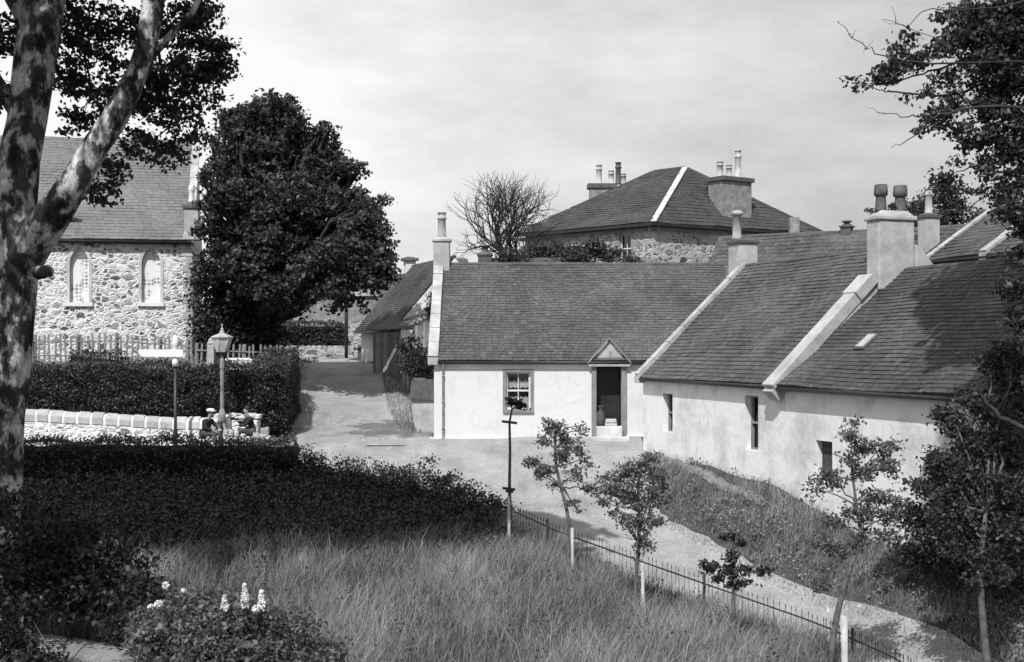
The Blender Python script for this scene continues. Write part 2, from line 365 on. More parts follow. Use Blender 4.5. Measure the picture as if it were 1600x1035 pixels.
def loft(name, L, Rr, n, m, mat, lift=.03, wob=.12):
    # L and Rr have matching points; densify segment by segment
    L = np.array(L, float); Rr = np.array(Rr, float); K = len(L); tt = np.linspace(0, K - 1, n)
    def ev(A): return np.stack([np.interp(tt, np.arange(K), A[:, k]) for k in (0, 1)], 1)
    a, b = ev(L), ev(Rr); s = np.linspace(0, 1, m); G = a[:, None, :] * (1 - s)[None, :, None] + b[:, None, :] * s[None, :, None]
    jw = np.array([mnoise.noise(Vector((q * .21, 3.3, 0))) for q in range(n)]) * wob
    G[:, 0, 0] += jw; G[:, -1, 0] -= jw[::-1]
    Z = TH(G[..., 0], G[..., 1]) + lift
    return mesh_np(name, np.concatenate([G, Z[..., None]], -1), grid_faces(m, n), mat, smooth=True)
RL = [(7.2, 18.5), (6.35, 25.1), (3.2, 29.1), (1.35, 31.1), (.3, 33.3), (-3.1, 37.3), (-6.3, 38.9), (-7.1, 40.2), (-7.4, 42), (-7.6, 46), (-8.4, 51), (-9.3, 56), (-11, 61), (-14, 65)]
RR = [(9.9, 19), (8.4, 24.4), (5.6, 30.3), (4.2, 33.6), (3.9, 35.5), (4.0, 38), (4.2, 41.8), (0, 41.9), (-2.7, 42), (-3.1, 45), (-3.8, 49.5), (-4.8, 54.5), (-7, 61.8), (-8.5, 66)]
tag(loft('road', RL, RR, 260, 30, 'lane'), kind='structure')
tag(loft('side_lane', [(-6.3, 38.9), (-9, 38.6), (-22, 38.2)], [(-7.1, 40.2), (-9, 40.1), (-22, 40)], 60, 8, 'lane', .045), kind='structure')
tag(loft('footpath', [(4.5, 38.6), (5.1, 35.9), (5.75, 33.6), (6.25, 32.0)], [(4.62, 38.7), (5.35, 36), (6.0, 33.65), (6.4, 32.05)], 90, 5, 'trodden', .04, .08), kind='structure')
tag(loft('garden_path', [(-8.5, 16.5), (-7.3, 17.6), (-6.0, 17.0), (-3.4, 15.6)], [(-9.2, 19.2), (-7.9, 19.9), (-5.4, 19.2), (-2.4, 16.8)], 40, 12, 'lane', .04, .3), kind='structure')
# ---------------------------------------------------------------- foliage helpers
def leaf_mesh(name, C, size, mat, parent, rng, bias=(0, 0, .6), jitter=.35, asp=.62, vv=None):
    """one small folded leaf at every point of C"""
    N = len(C); nrm = rng.normal(size=(N, 3)) + np.array(bias); nrm /= np.linalg.norm(nrm, axis=1)[:, None] + 1e-9
    t = np.cross(nrm, rng.normal(size=(N, 3))); t /= np.linalg.norm(t, axis=1)[:, None] + 1e-9
    b = np.cross(nrm, t); s = size * (1 + jitter * rng.uniform(-1, 1, N)); s = s[:, None]
    V = np.stack([C - t * s * .5, C + b * s * asp * .5 + nrm * s * .12, C + t * s * .5 - nrm * s * .08, C - b * s * asp * .5 + nrm * s * .12], 1)
    v = rng.uniform(0, 1, N) if vv is None else vv
    f = np.arange(N * 4).reshape(N, 4)
    return mesh_np(name, V, f, mat, parent, np.repeat(v, 4))
def cluster_pts(blobs, ncl, per, cr, rng, shell=.6, flat=.8):
    """leaf positions: clusters spread in the outer shell of ellipsoid blobs (x,y,z,r)"""
    B = np.array(blobs, float); wt = B[:, 3] ** 2; wt /= wt.sum(); k = rng.choice(len(B), ncl, p=wt)
    d = rng.normal(size=(ncl, 3)); d /= np.linalg.norm(d, axis=1)[:, None]
    rr = shell + (1 - shell) * rng.uniform(0, 1, ncl) ** .6; rr *= 1 + .18 * rng.normal(size=ncl)
    c = B[k, :3] + d * (rr * B[k, 3])[:, None] * np.array([1, 1, flat])
    n = rng.poisson(per, ncl) + 3; cs = np.repeat(c, n, 0); off = rng.normal(size=(len(cs), 3)) * cr * np.array([1, 1, .55])
    tone = np.clip(np.repeat(rng.uniform(.0, .7, ncl), n) + rng.uniform(-.15, .35, len(cs)), 0, 1)
    return cs + off, c, tone
def limb_pts(a, b, rng, n=6, sag=.12):
    a, b = np.array(a, float), np.array(b, float); L = np.linalg.norm(b - a); o = rng.normal(size=(n, 3)) * L * .035; o[0] = 0; o[-1] = 0
    t = np.linspace(0, 1, n)[:, None]; return a + (b - a) * t + o + np.array([0, 0, 1]) * (np.sin(t * math.pi) * L * sag)
def tree(name, base, blobs, ncl, per, cr, size, mat, label, cat='tree', group=None, r0=.3, fork=.35, seed=1, shell=.6, bark='twig', flat=.8, trunk_pts=None, bias=(0, -.2, .6), nl=26, keep=None, **kw):
    rng = np.random.RandomState(seed); root = thing(name, base, label, cat, group)
    pts, cc, tone = cluster_pts(blobs, ncl, per, cr, rng, shell, flat)
    if keep is not None: kp = keep(pts); pts, tone = pts[kp], tone[kp]
    leaf_mesh('crown', pts, size, mat, root, rng, bias, vv=tone, **kw)
    B = np.array(blobs, float); cen = (B[:, :3] * B[:, 3:]).sum(0) / B[:, 3].sum(); m = MB(); base = np.array(base, float)
    fk = base + (cen - base) * fork if trunk_pts is None else np.array(trunk_pts[-1], float)
    tp = limb_pts(base - np.array([0, 0, .3]), fk, rng, 6, 0) if trunk_pts is None else trunk_pts
    m.tube(tp, list(np.linspace(r0 * 1.15, r0 * .75, len(tp))), 12, wob=.15)
    for b in B:
        q = limb_pts(fk, b[:3], rng, 6, .08); m.tube(q, list(np.linspace(r0 * .45, r0 * .12, 6)), 7)
        near = cc[np.linalg.norm(cc - b[:3], axis=1) < b[3] * 1.2]
        for c in near[:max(2, nl // len(B))]:
            m.tube(limb_pts(q[3 + rng.randint(2)], c, rng, 4, .05), [r0 * .13, r0 * .09, r0 * .06, r0 * .03], 5)
    m.build('trunk', bark, root)
    return root
def curvy(pts, per, amp, seed):
    """a branch line bent and kinked the way wood grows"""
    rg = random.Random(seed); pts = [Vector(p) for p in pts]; o = []
    for i in range(len(pts) - 1):
        p0, p1, p2, p3 = pts[max(i - 1, 0)], pts[i], pts[i + 1], pts[min(i + 2, len(pts) - 1)]
        for k in range(per):
            t = k / per; q = .5 * (2 * p1 + (p2 - p0) * t + (2 * p0 - 5 * p1 + 4 * p2 - p3) * t * t + (3 * p1 - p0 - 3 * p2 + p3) * t ** 3)
            o.append(q + (Vector((rg.gauss(0, amp), rg.gauss(0, amp), rg.gauss(0, amp))) if i + k else Vector((0, 0, 0))))
    return o + [pts[-1]]
def twig_out(m, nodes, c, rng, r0, maxd):
    """join a leaf cluster to the wood nearest to it, by way of a bent twig"""
    c = Vector(c); a = min(nodes, key=lambda q: (q - c).length)
    if (a - c).length > maxd: return
    pts = limb_pts(a, c, rng, 6, .02); L = (a - c).length; pts = pts + np.array([0, 0, 1]) * (np.sin(np.linspace(0, 1, 6) * 3.1) * L * rng.uniform(-.12, .18))[:, None] + rng.normal(size=(6, 3)) * L * .03 * np.array([0, 1, 1, 1, 1, 0])[:, None]
    m.tube(pts, [r0, r0 * .75, r0 * .55, r0 * .4, r0 * .3, r0 * .18], 4); nodes.extend(Vector(p) for p in pts[2:])
def inpoly(x, y, poly):
    c = np.zeros(x.shape, bool); n = len(poly)
    for i in range(n):
        x1, y1 = poly[i]; x2, y2 = poly[(i + 1) % n]
        k = ((y1 > y) != (y2 > y)) & (x < (x2 - x1) * (y - y1) / (y2 - y1 + 1e-12) + x1); c ^= k
    return c
def fbm(x, y, sc, seed=0):
    r = np.random.RandomState(seed); o = np.zeros_like(x)
    for k in range(7):
        a = r.uniform(0, 2 * math.pi); f = sc * (1.0 + .55 * k); o += np.sin((x * math.cos(a) + y * math.sin(a)) * f + r.uniform(0, 7)) / (1 + .35 * k)
    return o / 3.2
def blades(name, poly, dens, hmin, hmax, wd, mat, rng, lean=.35, excl=(), sc=1.3, thin=0.0):
    p = np.array(poly); x0, y0 = p.min(0); x1, y1 = p.max(0); N = int((x1 - x0) * (y1 - y0) * dens)
    # more blades close to the camera, where each one is seen
    x = rng.uniform(x0, x1, N); y = rng.uniform(y0, y1, N); k = inpoly(x, y, poly)
    for e in excl: k &= ~inpoly(x, y, e)
    k &= np.abs(x) < y * .43 + .5
    k &= fbm(x, y, 2.6, 5) > -1.6 + thin
    x, y = x[k], y[k]; N = len(x); z = TH(x, y); cl = fbm(x, y, sc, 2); cl2 = fbm(x, y, 5.5, 8)
    h = (hmin + (hmax - hmin) * rng.uniform(0, 1, N) ** 1.3) * (1 + .35 * cl + .25 * cl2) * np.where(rng.uniform(0, 1, N) > .985, 1.6, 1)
    a = rng.normal(0, 1.5, N) + fbm(x, y, 1.4, 11) * 1.8; l = lean * h * (rng.uniform(.2, 1.3, N) + .4 * np.clip(cl2, 0, 1)); dx, dy = np.cos(a) * l, np.sin(a) * l * .6
    th_ = rng.uniform(0, math.pi, N); wx, wy = np.cos(th_) * wd / 2, np.sin(th_) * wd / 2
    b = np.stack([x, y, z - .03], 1); mid = b + np.stack([dx * .35, dy * .35, h * .6], 1); tip = b + np.stack([dx, dy, h * (1 - .15 * np.abs(l / h))], 1)
    wv = np.stack([wx, wy, 0 * wx], 1)
    V = np.stack([b - wv, b + wv, mid + wv * .8, mid - wv * .8, tip + wv * .12, tip - wv * .12], 1)
    i = np.arange(N)[:, None] * 6; f = np.concatenate([i + np.array([[0, 1, 2, 3]]), i + np.array([[3, 2, 4, 5]])], 0)
    v = np.clip(.40 + .34 * cl + .26 * cl2 + rng.normal(0, .26, N), 0, 1)
    return mesh_np(name, V, f, mat, None, np.repeat(v, 6))
def hedge(name, path, width, zb, zt, label, seed, mat='leaf_hedge', dens=420, size=.075, cat='hedge', topw=.16, rough=.13, core='leaf_core'):
    """path: list of (x,y); zb, zt: lists of bottom and top heights at the path points"""
    rng = np.random.RandomState(seed); K = len(path); root = thing(name, (path[0][0], path[0][1], zb[0]), label, cat)
    pp = np.array([(x, y, a, b) for (x, y), a, b in zip(path, zb, zt)], float); n = 60; q = resample(pp, n)
    d = np.gradient(q[:, :2], axis=0); d /= np.linalg.norm(d, axis=1)[:, None] + 1e-9; nr = np.stack([d[:, 1], -d[:, 0]], 1)
    m = MB(); prof = [(-.9, 0), (-1, .5), (-.9, .9), (-.5, 1), (.5, 1), (.9, .9), (1, .5), (.9, 0)]; vs = []
    for i in range(n):
        for u, t in prof:
            wv = (width / 2 - .1) * u; jj = .06 * mnoise.noise(Vector((q[i, 0] * 1.5, q[i, 1] * 1.5, t * 2 + u)))
            vs.append((q[i, 0] + nr[i, 0] * (wv + jj), q[i, 1] + nr[i, 1] * (wv + jj), q[i, 2] + (q[i, 3] - q[i, 2] - .08) * t + jj))
    k = len(prof); fs = [(i * k + j, i * k + j + 1, (i + 1) * k + j + 1, (i + 1) * k + j) for i in range(n - 1) for j in range(k - 1)]
    fs += [tuple(range(k)), tuple((n - 1) * k + j for j in range(k - 1, -1, -1))]
    m.add(vs, fs); m.build('hedge_core', 'leaf_core', root)  # solid near-black hull filling the inside behind the leaves
    L = np.linalg.norm(np.diff(q[:, :2], axis=0), axis=1).sum(); H = (q[:, 3] - q[:, 2]).mean(); per = 2 * H + width
    N = int(dens * L * per); t = rng.uniform(0, 1, N); w_ = rng.uniform(0, per, N)
    qi = np.stack([np.interp(t * (n - 1), np.arange(n), q[:, c]) for c in range(4)], 1); ni = np.stack([np.interp(t * (n - 1), np.arange(n), nr[:, c]) for c in range(2)], 1)
    hh = qi[:, 3] - qi[:, 2]
    side = np.where(w_ < H, -1, np.where(w_ < 2 * H, 1, 0)); fz = np.where(side == 0, 1, (w_ % H) / H); fu = np.where(side == 0, (w_ - 2 * H) / width * 2 - 1, side)
    C = np.stack([qi[:, 0] + ni[:, 0] * fu * width / 2, qi[:, 1] + ni[:, 1] * fu * width / 2, qi[:, 2] + hh * fz], 1)
    lump = fbm(C[:, 0] + C[:, 1] * .7, C[:, 2] * 1.3 + C[:, 1] * .2, 3.1, seed) * rough + rng.normal(0, .04, N)
    C[:, 0] += ni[:, 0] * fu * lump; C[:, 1] += ni[:, 1] * fu * lump; C[:, 2] += np.where(side == 0, lump + topw * np.abs(rng.normal(0, .5, N)), 0)
    # ends
    for e in (0, -1):
        M = int(dens * width * H); c = np.stack([np.full(M, q[e, 0]), np.full(M, q[e, 1]), q[e, 2] + rng.uniform(0, 1, M) * (q[e, 3] - q[e, 2])], 1)
        o = rng.uniform(-1, 1, M) * width / 2; c[:, 0] += nr[e, 0] * o + rng.normal(0, .06, M) ; c[:, 1] += nr[e, 1] * o + rng.normal(0, .06, M); C = np.concatenate([C, c])
    tone = np.clip(.5 + .35 * fbm(C[:, 0] * 2, C[:, 2] * 3 + C[:, 1], 2, seed + 1) + rng.normal(0, .22, len(C)), 0, 1)
    leaf_mesh('foliage', C, size, mat, root, rng, (0, -.4, .4), vv=tone)
    return root
m_noise('leaf_core', .008, .014, 5, 1, 1, .2, .02)
# ---------------------------------------------------------------- building helpers
class FR:
    """frame of a facade: u along it, v into the house"""
    def __init__(s, ox, oy, dx, dy):
        l = math.hypot(dx, dy); s.o = (ox, oy); s.d = (dx / l, dy / l); s.n = (-dy / l, dx / l)
    def P(s, u, v, z): return Vector((s.o[0] + s.d[0] * u + s.n[0] * v, s.o[1] + s.d[1] * u + s.n[1] * v, z))
    @property
    def U(s): return Vector((s.d[0], s.d[1], 0))
    @property
    def V(s): return Vector((s.n[0], s.n[1], 0))
def wall_front(m, F, u0, u1, z0, z1, ops, depth=.28, v=0.0):
    us = sorted({u0, u1, *[o[0] for o in ops], *[o[1] for o in ops]}); zs = sorted({z0, z1, *[o[2] for o in ops], *[o[3] for o in ops]})
    for i in range(len(us) - 1):
        for j in range(len(zs) - 1):
            uc, zc = (us[i] + us[i + 1]) / 2, (zs[j] + zs[j + 1]) / 2
            if any(a < uc < b and c < zc < d for a, b, c, d in ops): continue
            m.add([F.P(us[i], v, zs[j]), F.P(us[i + 1], v, zs[j]), F.P(us[i + 1], v, zs[j + 1]), F.P(us[i], v, zs[j + 1])], [(0, 1, 2, 3)])
    for a, b, c, d in ops:
        q = [(a, c), (b, c), (b, d), (a, d)]
        for k in range(4):
            (ua, za), (ub, zb_) = q[k], q[(k + 1) % 4]
            m.add([F.P(ua, v, za), F.P(ub, v, zb_), F.P(ub, v + depth, zb_), F.P(ua, v + depth, za)], [(3, 2, 1, 0)])
def slates(m, O, a, b, poly, cw, ch, rng, thick=.014, ju=.004, under=True):
    """courses of separate slates on the plane O + s*a + t*b inside poly (s,t)"""
    O, a, b = Vector(O), Vector(a), Vector(b); n = a.cross(b).normalized()
    if n.z < 0: n = -n
    if under:
        m.add([O + a * s + b * t - n * .01 for s, t in poly], [tuple(range(len(poly)))], .3)
    px = np.array(poly); s0, t0 = px.min(0); s1, t1 = px.max(0); rows = int(math.ceil((t1 - t0) / ch))
    rect = len(poly) == 4 and all(abs(p[0] - s0) < .01 or abs(p[0] - s1) < .01 for p in poly)
    for r in range(rows):
        t = t0 + r * ch; s = s0 - (cw / 2 if r % 2 else 0) - rng.uniform(0, cw * .15); sag = ju * 2 * math.sin(r * 1.7)
        while s < s1:
            w_ = cw * rng.uniform(.82, 1.18); sa, sb = max(s, s0), min(s + w_ - .008, s1)
            if sb - sa > .03 and (rect or inpoly(np.array([(sa + sb) / 2]), np.array([min(t + ch / 2, t1 - .01)]), poly)[0]):
                mid_ = O + a * sa + b * t; sag_ = .045 + .065 * mnoise.noise(mid_ * .55); h = thick * rng.uniform(1.3, 2.2) + sag_; dt = rng.uniform(-1, 1) * ju * 1.5 - (ch * .35 if rng.uniform() > .996 else 0); tt = min(t + ch * 1.12, t1)
                h2 = thick * .35 + sag_
                vs = [O + a * sa + b * (t + dt) + n * h, O + a * sb + b * (t + dt) + n * (h + rng.uniform(-1, 1) * ju), O + a * sb + b * tt + n * h2, O + a * sa + b * tt + n * h2,
                      O + a * sa + b * (t + dt) - n * .008, O + a * sb + b * (t + dt) - n * .008]
                m.add(vs, [(0, 1, 2, 3), (4, 5, 1, 0), (4, 0, 3), (1, 5, 2)], min(1, max(0, rng.normal(.5, .24))))
            s += w_
def cottage(name, F, L, D, zb, ze, zr, ops, wallmat, slatemat, label, oh=.14, cw=.25, ch=.16, seed=1, run=None, cat='cottage', vg=0.0, gutter=True, gable_mat=None):
    rng = np.random.RandomState(seed); root = thing(name, F.P(L / 2, D / 2, max(zb, th(*F.P(L/2, 0, 0)[:2]))), label, cat); run = run or D / 2
    m = MB(); wall_front(m, F, 0, L, zb, ze, ops)
    # back, gables, floor and ceiling close the room
    m.add([F.P(0, D, zb), F.P(L, D, zb), F.P(L, D, ze), F.P(0, D, ze)], [(3, 2, 1, 0)])
    for u, o in ((0, 1), (L, -1)):
        pts = [F.P(u, 0, zb), F.P(u, D, zb), F.P(u, D, ze), F.P(u, run, zr - .02), F.P(u, 0, ze)]
        m.add(pts, [(0, 1, 2, 3, 4)[::-o]])
    m.build('wall', wallmat, root)
    zf = min(o[2] for o in ops) if ops else ze - 1
    room = MB(); zf -= .02
    room.box(F.P(L / 2, .28 + 1.6, (zf + ze) / 2 - .04), F.U * (L / 2 - .03), F.V * 1.6, Vector((0, 0, (ze - zf) / 2 - .05)))
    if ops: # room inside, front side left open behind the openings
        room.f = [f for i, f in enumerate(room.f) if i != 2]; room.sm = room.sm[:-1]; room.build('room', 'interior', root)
    sl = (zr - ze) / run; m = MB()
    O = F.P(-vg, -oh, ze - oh * sl); b = (F.P(0, run, zr) - F.P(0, 0, ze)); Ls = b.length; b.normalize(); Lt = Ls * (run + oh) / run
    slates(m, O, F.U, b, [(0, 0), (L + 2 * vg, 0), (L + 2 * vg, Lt), (0, Lt)], cw, ch, rng)
    m.add([F.P(-vg, run, zr), F.P(L + vg, run, zr), F.P(L + vg, D + oh, ze - oh * (zr - ze) / (D - run)), F.P(-vg, D + oh, ze - oh * (zr - ze) / (D - run))], [(3, 2, 1, 0)])
    rf = m.build('roof', slatemat, root)
    m = MB(); n = int(L / .5)
    for i in range(n):
        a, c = -vg + (L + 2 * vg) * i / n, -vg + (L + 2 * vg) * (i + 1) / n - .012; dz = rng.uniform(-.008, .008)
        m.tube([F.P(a, run, zr + .02 + dz), F.P(c, run, zr + .02 + dz)], .085, 8, val=rng.uniform(0, 1), smooth=False)
    m.build('ridge', 'lead', rf)
    if gutter:
        m = MB(); m.tube([F.P(-vg, -oh - .02, ze - oh * sl - .03), F.P(L + vg, -oh - .02, ze - oh * sl - .05)], .055, 8)
        m.box(F.P(L / 2, -oh / 2, ze - oh * sl - .03), F.U * (L / 2), F.V * (oh / 2 - .004), Vector((0, 0, .03)))
        m.build('gutter', 'dark_paint', root)
    return root, rf
def skew(F, u, w_, run, ze, zr, root, mat='skewstone', h=.16, oh=.1, name='skew', back=None, D=None, n=7, rise=.03):
    m = MB(); rng = random.Random(int(u * 10) + 7); a, b = F.P(u, -oh, ze - oh * (zr - ze) / run + rise), F.P(u, run, zr + rise)
    for i in range(n):
        p, q = a.lerp(b, i / n), a.lerp(b, (i + 1) / n); m.beam(p, q - (q - p) * .015, F.U, w_ * rng.uniform(.97, 1.03), h * rng.uniform(.93, 1.05))
    if D: m.beam(F.P(u, D + oh, ze - oh * (zr - ze) / (D - run) + rise), b, F.U, w_, h)
    # block that carries its foot
    m.box(F.P(u, -oh + .02, ze - oh * (zr - ze) / run - .03), F.U * w_ * .52, F.V * .11, Vector((0, 0, .12)))
    return m.build(name, mat, root, .012)
def pot(base, h, r, parent, mat='clay_light', band=None):
    m = MB(); m.lathe(base, [(r * 1.15, 0), (r * 1.15, .06), (r, .08), (r * .88, h * .7), (r * 1.0, h * .72), (r * 1.12, h * .74), (r * 1.12, h * .8), (r * .9, h * .82), (r * .92, h * .95), (r * 1.1, h * .96), (r * 1.1, h), (r * .7, h), (r * .65, h - .12)], 14)
    return m.build('pot', mat, parent)
def chimney(F, u0, u1, v0, v1, z0, z1, parent, mat, cap=.07, capmat=None, name='chimney', capp=.05):
    m = MB(); c = F.P((u0 + u1) / 2, (v0 + v1) / 2, (z0 + z1) / 2)
    m.box(c, F.U * (u1 - u0) / 2, F.V * (v1 - v0) / 2, Vector((0, 0, (z1 - z0) / 2)))
    o = m.build(name, mat, parent, .015)
    if cap:
        m = MB(); m.box(F.P((u0 + u1) / 2, (v0 + v1) / 2, z1 + cap / 2), F.U * ((u1 - u0) / 2 + capp), F.V * ((v1 - v0) / 2 + capp), Vector((0, 0, cap / 2)))
        m.box(F.P((u0 + u1) / 2, (v0 + v1) / 2, z1 + cap + .03), F.U * ((u1 - u0) / 2 - .02), F.V * ((v1 - v0) / 2 - .02), Vector((0, 0, .03)), taper=.8)
        m.build('cap', capmat or mat, o, .012)
    return o
def window(F, u0, u1, z0, z1, root, frame='white_paint', margin=None, mw=.11, sill=True, depth=.16, cols=2, rows=2, curtain=False, shutter=False):
    """sash window set in its opening"""
    m = MB(); U, V, Z = F.U, F.V, Vector((0, 0, 1)); uc, zc = (u0 + u1) / 2, (z0 + z1) / 2; fw = .055
    for u in (u0 + fw / 2, u1 - fw / 2): m.box(F.P(u, depth, zc), U * fw / 2, V * .045, Z * (z1 - z0) / 2)
    for z in (z0 + fw / 2, z1 - fw / 2): m.box(F.P(uc, depth + .002, z), U * ((u1 - u0) / 2 - fw), V * .043, Z * fw / 2)
    m.box(F.P(uc, depth - .01, zc), U * ((u1 - u0) / 2 - fw), V * .035, Z * .028)
    for i in range(1, cols): m.box(F.P(u0 + (u1 - u0) * i / cols, depth, zc), U * .013, V * .022, Z * ((z1 - z0) / 2 - fw))
    for i in range(1, rows):
        if rows > 2: m.box(F.P(uc, depth, z0 + (z1 - z0) * i / rows), U * ((u1 - u0) / 2 - fw), V * .02, Z * .012)
    wd = m.build('window', frame, root)
    m = MB(); m.add([F.P(u0 + .03, depth + .03, z0 + .03), F.P(u1 - .03, depth + .03, z0 + .03), F.P(u1 - .03, depth + .03, z1 - .03), F.P(u0 + .03, depth + .03, z1 - .03)], [(0, 1, 2, 3)])
    m.build('pane', 'glass', wd)
    if margin:
        m = MB()
        for u in (u0 - mw / 2, u1 + mw / 2): m.box(F.P(u, -.005, zc), U * mw / 2, V * .02, Z * ((z1 - z0) / 2))
        m.box(F.P(uc, -.005, z1 + mw / 2), U * ((u1 - u0) / 2 + mw), V * .022, Z * mw / 2)
        m.build('surround', margin, wd)
    if sill:
        m = MB(); m.box(F.P(uc, -.02, z0 - .05), U * ((u1 - u0) / 2 + (mw if margin else .05)), V * .06, Z * .05); m.build('sill', margin or 'margin', wd)
    if curtain:
        for nm, a, b, seed in (('curtain', z0 + (z1 - z0) * .60, z0 + (z1 - z0) * .76, 3), ('curtain', z0 + .04, z0 + (z1 - z0) * .30, 9)):
            m = MB(); n = 24; vs = []
            for i in range(n + 1):
                u = u0 + .05 + (u1 - u0 - .1) * i / n; vv = depth + .10 + .02 * math.sin(i * 1.9); s_ = .05 * abs(math.sin(i * .55 + seed))
                vs += [F.P(u, vv, a - (s_ if seed == 3 else 0)), F.P(u, vv, b + (s_ if seed == 9 else .03 * math.sin(i)))]
            m.add(vs, [(2 * i, 2 * i + 2, 2 * i + 3, 2 * i + 1) for i in range(n)]); m.build(nm, 'lace', wd)
    return wd
# ================================================================ COTTAGE A (centre, facing the camera)
rng = np.random.RandomState(11)
FA = FR(-2.54, 41.7, 1, 0)
opsA = [(2.35, 3.14, 1.0, 2.22), (5.29, 6.11, .46, 2.46)]
A, rfA = cottage('cottage', FA, 10.1, 6.4, -.6, 2.70, 5.90, opsA, 'whitewash_clean', 'slate_a', 'long low whitewashed cottage with pedimented open doorway and small sash window', cw=.21, ch=.13, seed=3, vg=-.12)
window(FA, 2.35, 3.14, 1.0, 2.22, A, margin='margin', curtain=True)
skew(FA, -.02, .34, 3.2, 2.70, 5.90, A, h=.17, D=6.4)
cA = chimney(FA, -.2, .36, 2.9, 3.5, 5.2, 6.72, A, 'skewstone', .09, 'skewstone')
pot(FA.P(.08, 3.2, 6.84), .92, .15, cA, 'clay_light')
m = MB()                                                            # plain band under the eaves, plinth, corner strip
m.box(FA.P(2.65, -.02, 2.40), FA.U * 2.62, FA.V * .03, Vector((0, 0, .085)))
m.box(FA.P(8.3, -.02, 2.40), FA.U * 1.75, FA.V * .03, Vector((0, 0, .085)))
m.build('eaves_band', 'white_paint', A)
m = MB(); m.box(FA.P(2.6, -.03, -.05), FA.U * 2.75, FA.V * .05, Vector((0, 0, .13))); m.box(FA.P(8.0, -.03, .02), FA.U * 1.75, FA.V * .05, Vector((0, 0, .13))); m.build('plinth', 'whitewash', A, .015)
m = MB(); m.tube([FA.P(.30, -.16, 2.5), FA.P(.30, -.07, 2.36), FA.P(.30, -.07, .12), FA.P(.30, -.16, .02)], .035, 8)
for z in (.35, 1.2, 2.05): m.lathe(FA.P(.30, -.07, z), [(.05, 0), (.05, .06)], 8)
m.build('downpipe', 'ashlar', A)
m = MB()
for u in (5.21, 6.19): m.box(FA.P(u, -.02, 1.26), FA.U * .08, FA.V * .05, Vector((0, 0, 1.19)))
ds = m.build('doorway', 'margin', A, .008)
m = MB(); m.box(FA.P(5.7, .62, 1.46), FA.U * .40, FA.V * .02, Vector((0, 0, 1.0)))
for k in range(2):
    for j in range(2): m.box(FA.P(5.52 + .36 * k, .595, 1.0 + .9 * j), FA.U * .13, FA.V * .01, Vector((0, 0, .36)))
m.build('door', 'dark_paint', A)
m = MB(); m.box(FA.P(5.7, .02, .27), FA.U * .42, FA.V * .26, Vector((0, 0, .19))); m.box(FA.P(5.7, -.42, .06), FA.U * .62, FA.V * .2, Vector((0, 0, .07))); m.build('step', 'step_stone', A, .02)
m = MB()                                                            # pediment over the door, with its own little roof running back
pz, ph = 2.50, .74; a0, a1, ac = 5.06, 6.34, 5.70
m.prism([FA.P(a0, -.1, pz), FA.P(a1, -.1, pz), FA.P(ac, -.1, pz + ph)], FA.V * .9)
m.box(FA.P(ac, -.12, pz - .04), FA.U * .68, FA.V * .07, Vector((0, 0, .06)))
pd = m.build('pediment', 'skewstone', A, .006)
m = MB()
for q in (a0 - .06, a1 + .06): m.beam(FA.P(q, -.16, pz - .02), FA.P(ac, -.16, pz + ph + .05), FA.V, .10, .05)
m.beam(FA.P(ac, -.12, pz + ph + .02), FA.P(ac, .75, pz + ph + .02), FA.U, .1, .05); m.box(FA.P(ac + .03, -.115, pz + .3), FA.U * .02, FA.V * .02, Vector((0, 0, .09)))
m.build('moulding', 'margin', pd)
# things in the doorway
m = MB(); m.lathe(FA.P(5.43, -.02, .46), [(.12, 0), (.15, .12), (.15, .34), (.11, .46), (.06, .5), (.06, .58), (.09, .62), (.09, .66)], 14)
tag(m.build('milk_churn', 'cloth_mid'), 'dull metal churn standing at the left of the open doorway', 'churn')
m = MB(); m.box(FA.P(5.76, .02, .58), FA.U * .2, FA.V * .13, Vector((0, 0, .11)), taper=.85); m.box(FA.P(5.76, -.12, .6), FA.U * .17, FA.V * .012, Vector((0, 0, .02)))
tag(m.build('box', 'skewstone', None, .01), 'small pale box standing on the white doorstep', 'box')
# ================================================================ COTTAGES B and C (receding on the right)
FB = FR(4.1, 40.0, .334, -.943); LB = 7.95; DB = 7.2; RB = 3.6
opsB = [(1.39, 2.03, .48, 1.63), (6.30, 6.98, .30, 1.74)]
B, rfB = cottage('cottage', FB, LB, DB, -2.6, 2.21, 5.60, opsB, 'whitewash_old', 'slate_b', 'whitewashed cottage with two narrow deep windows between two pale gable copings', cw=.22, ch=.155, seed=5, oh=.16, vg=-.1)
for a, b, c, d in opsB: window(FB, a, b, c, d, B, frame='margin', sill=False, depth=.22, cols=1)
skew(FB, .02, .26, RB, 2.21, 5.60, B, h=.16, oh=.16, mat='skewstone', D=DB)
cB = chimney(FB, -.62, .12, 3.35, 4.0, 4.6, 6.36, B, 'harling', .1, 'lead')
m = MB(); m.lathe(FB.P(-.42, 3.55, 6.5), [(.17, 0), (.15, .1), (.14, .8), (.2, .82), (.2, .9), (.14, .95), (.05, .97)], 14); m.build('pot', 'clay_light', cB)
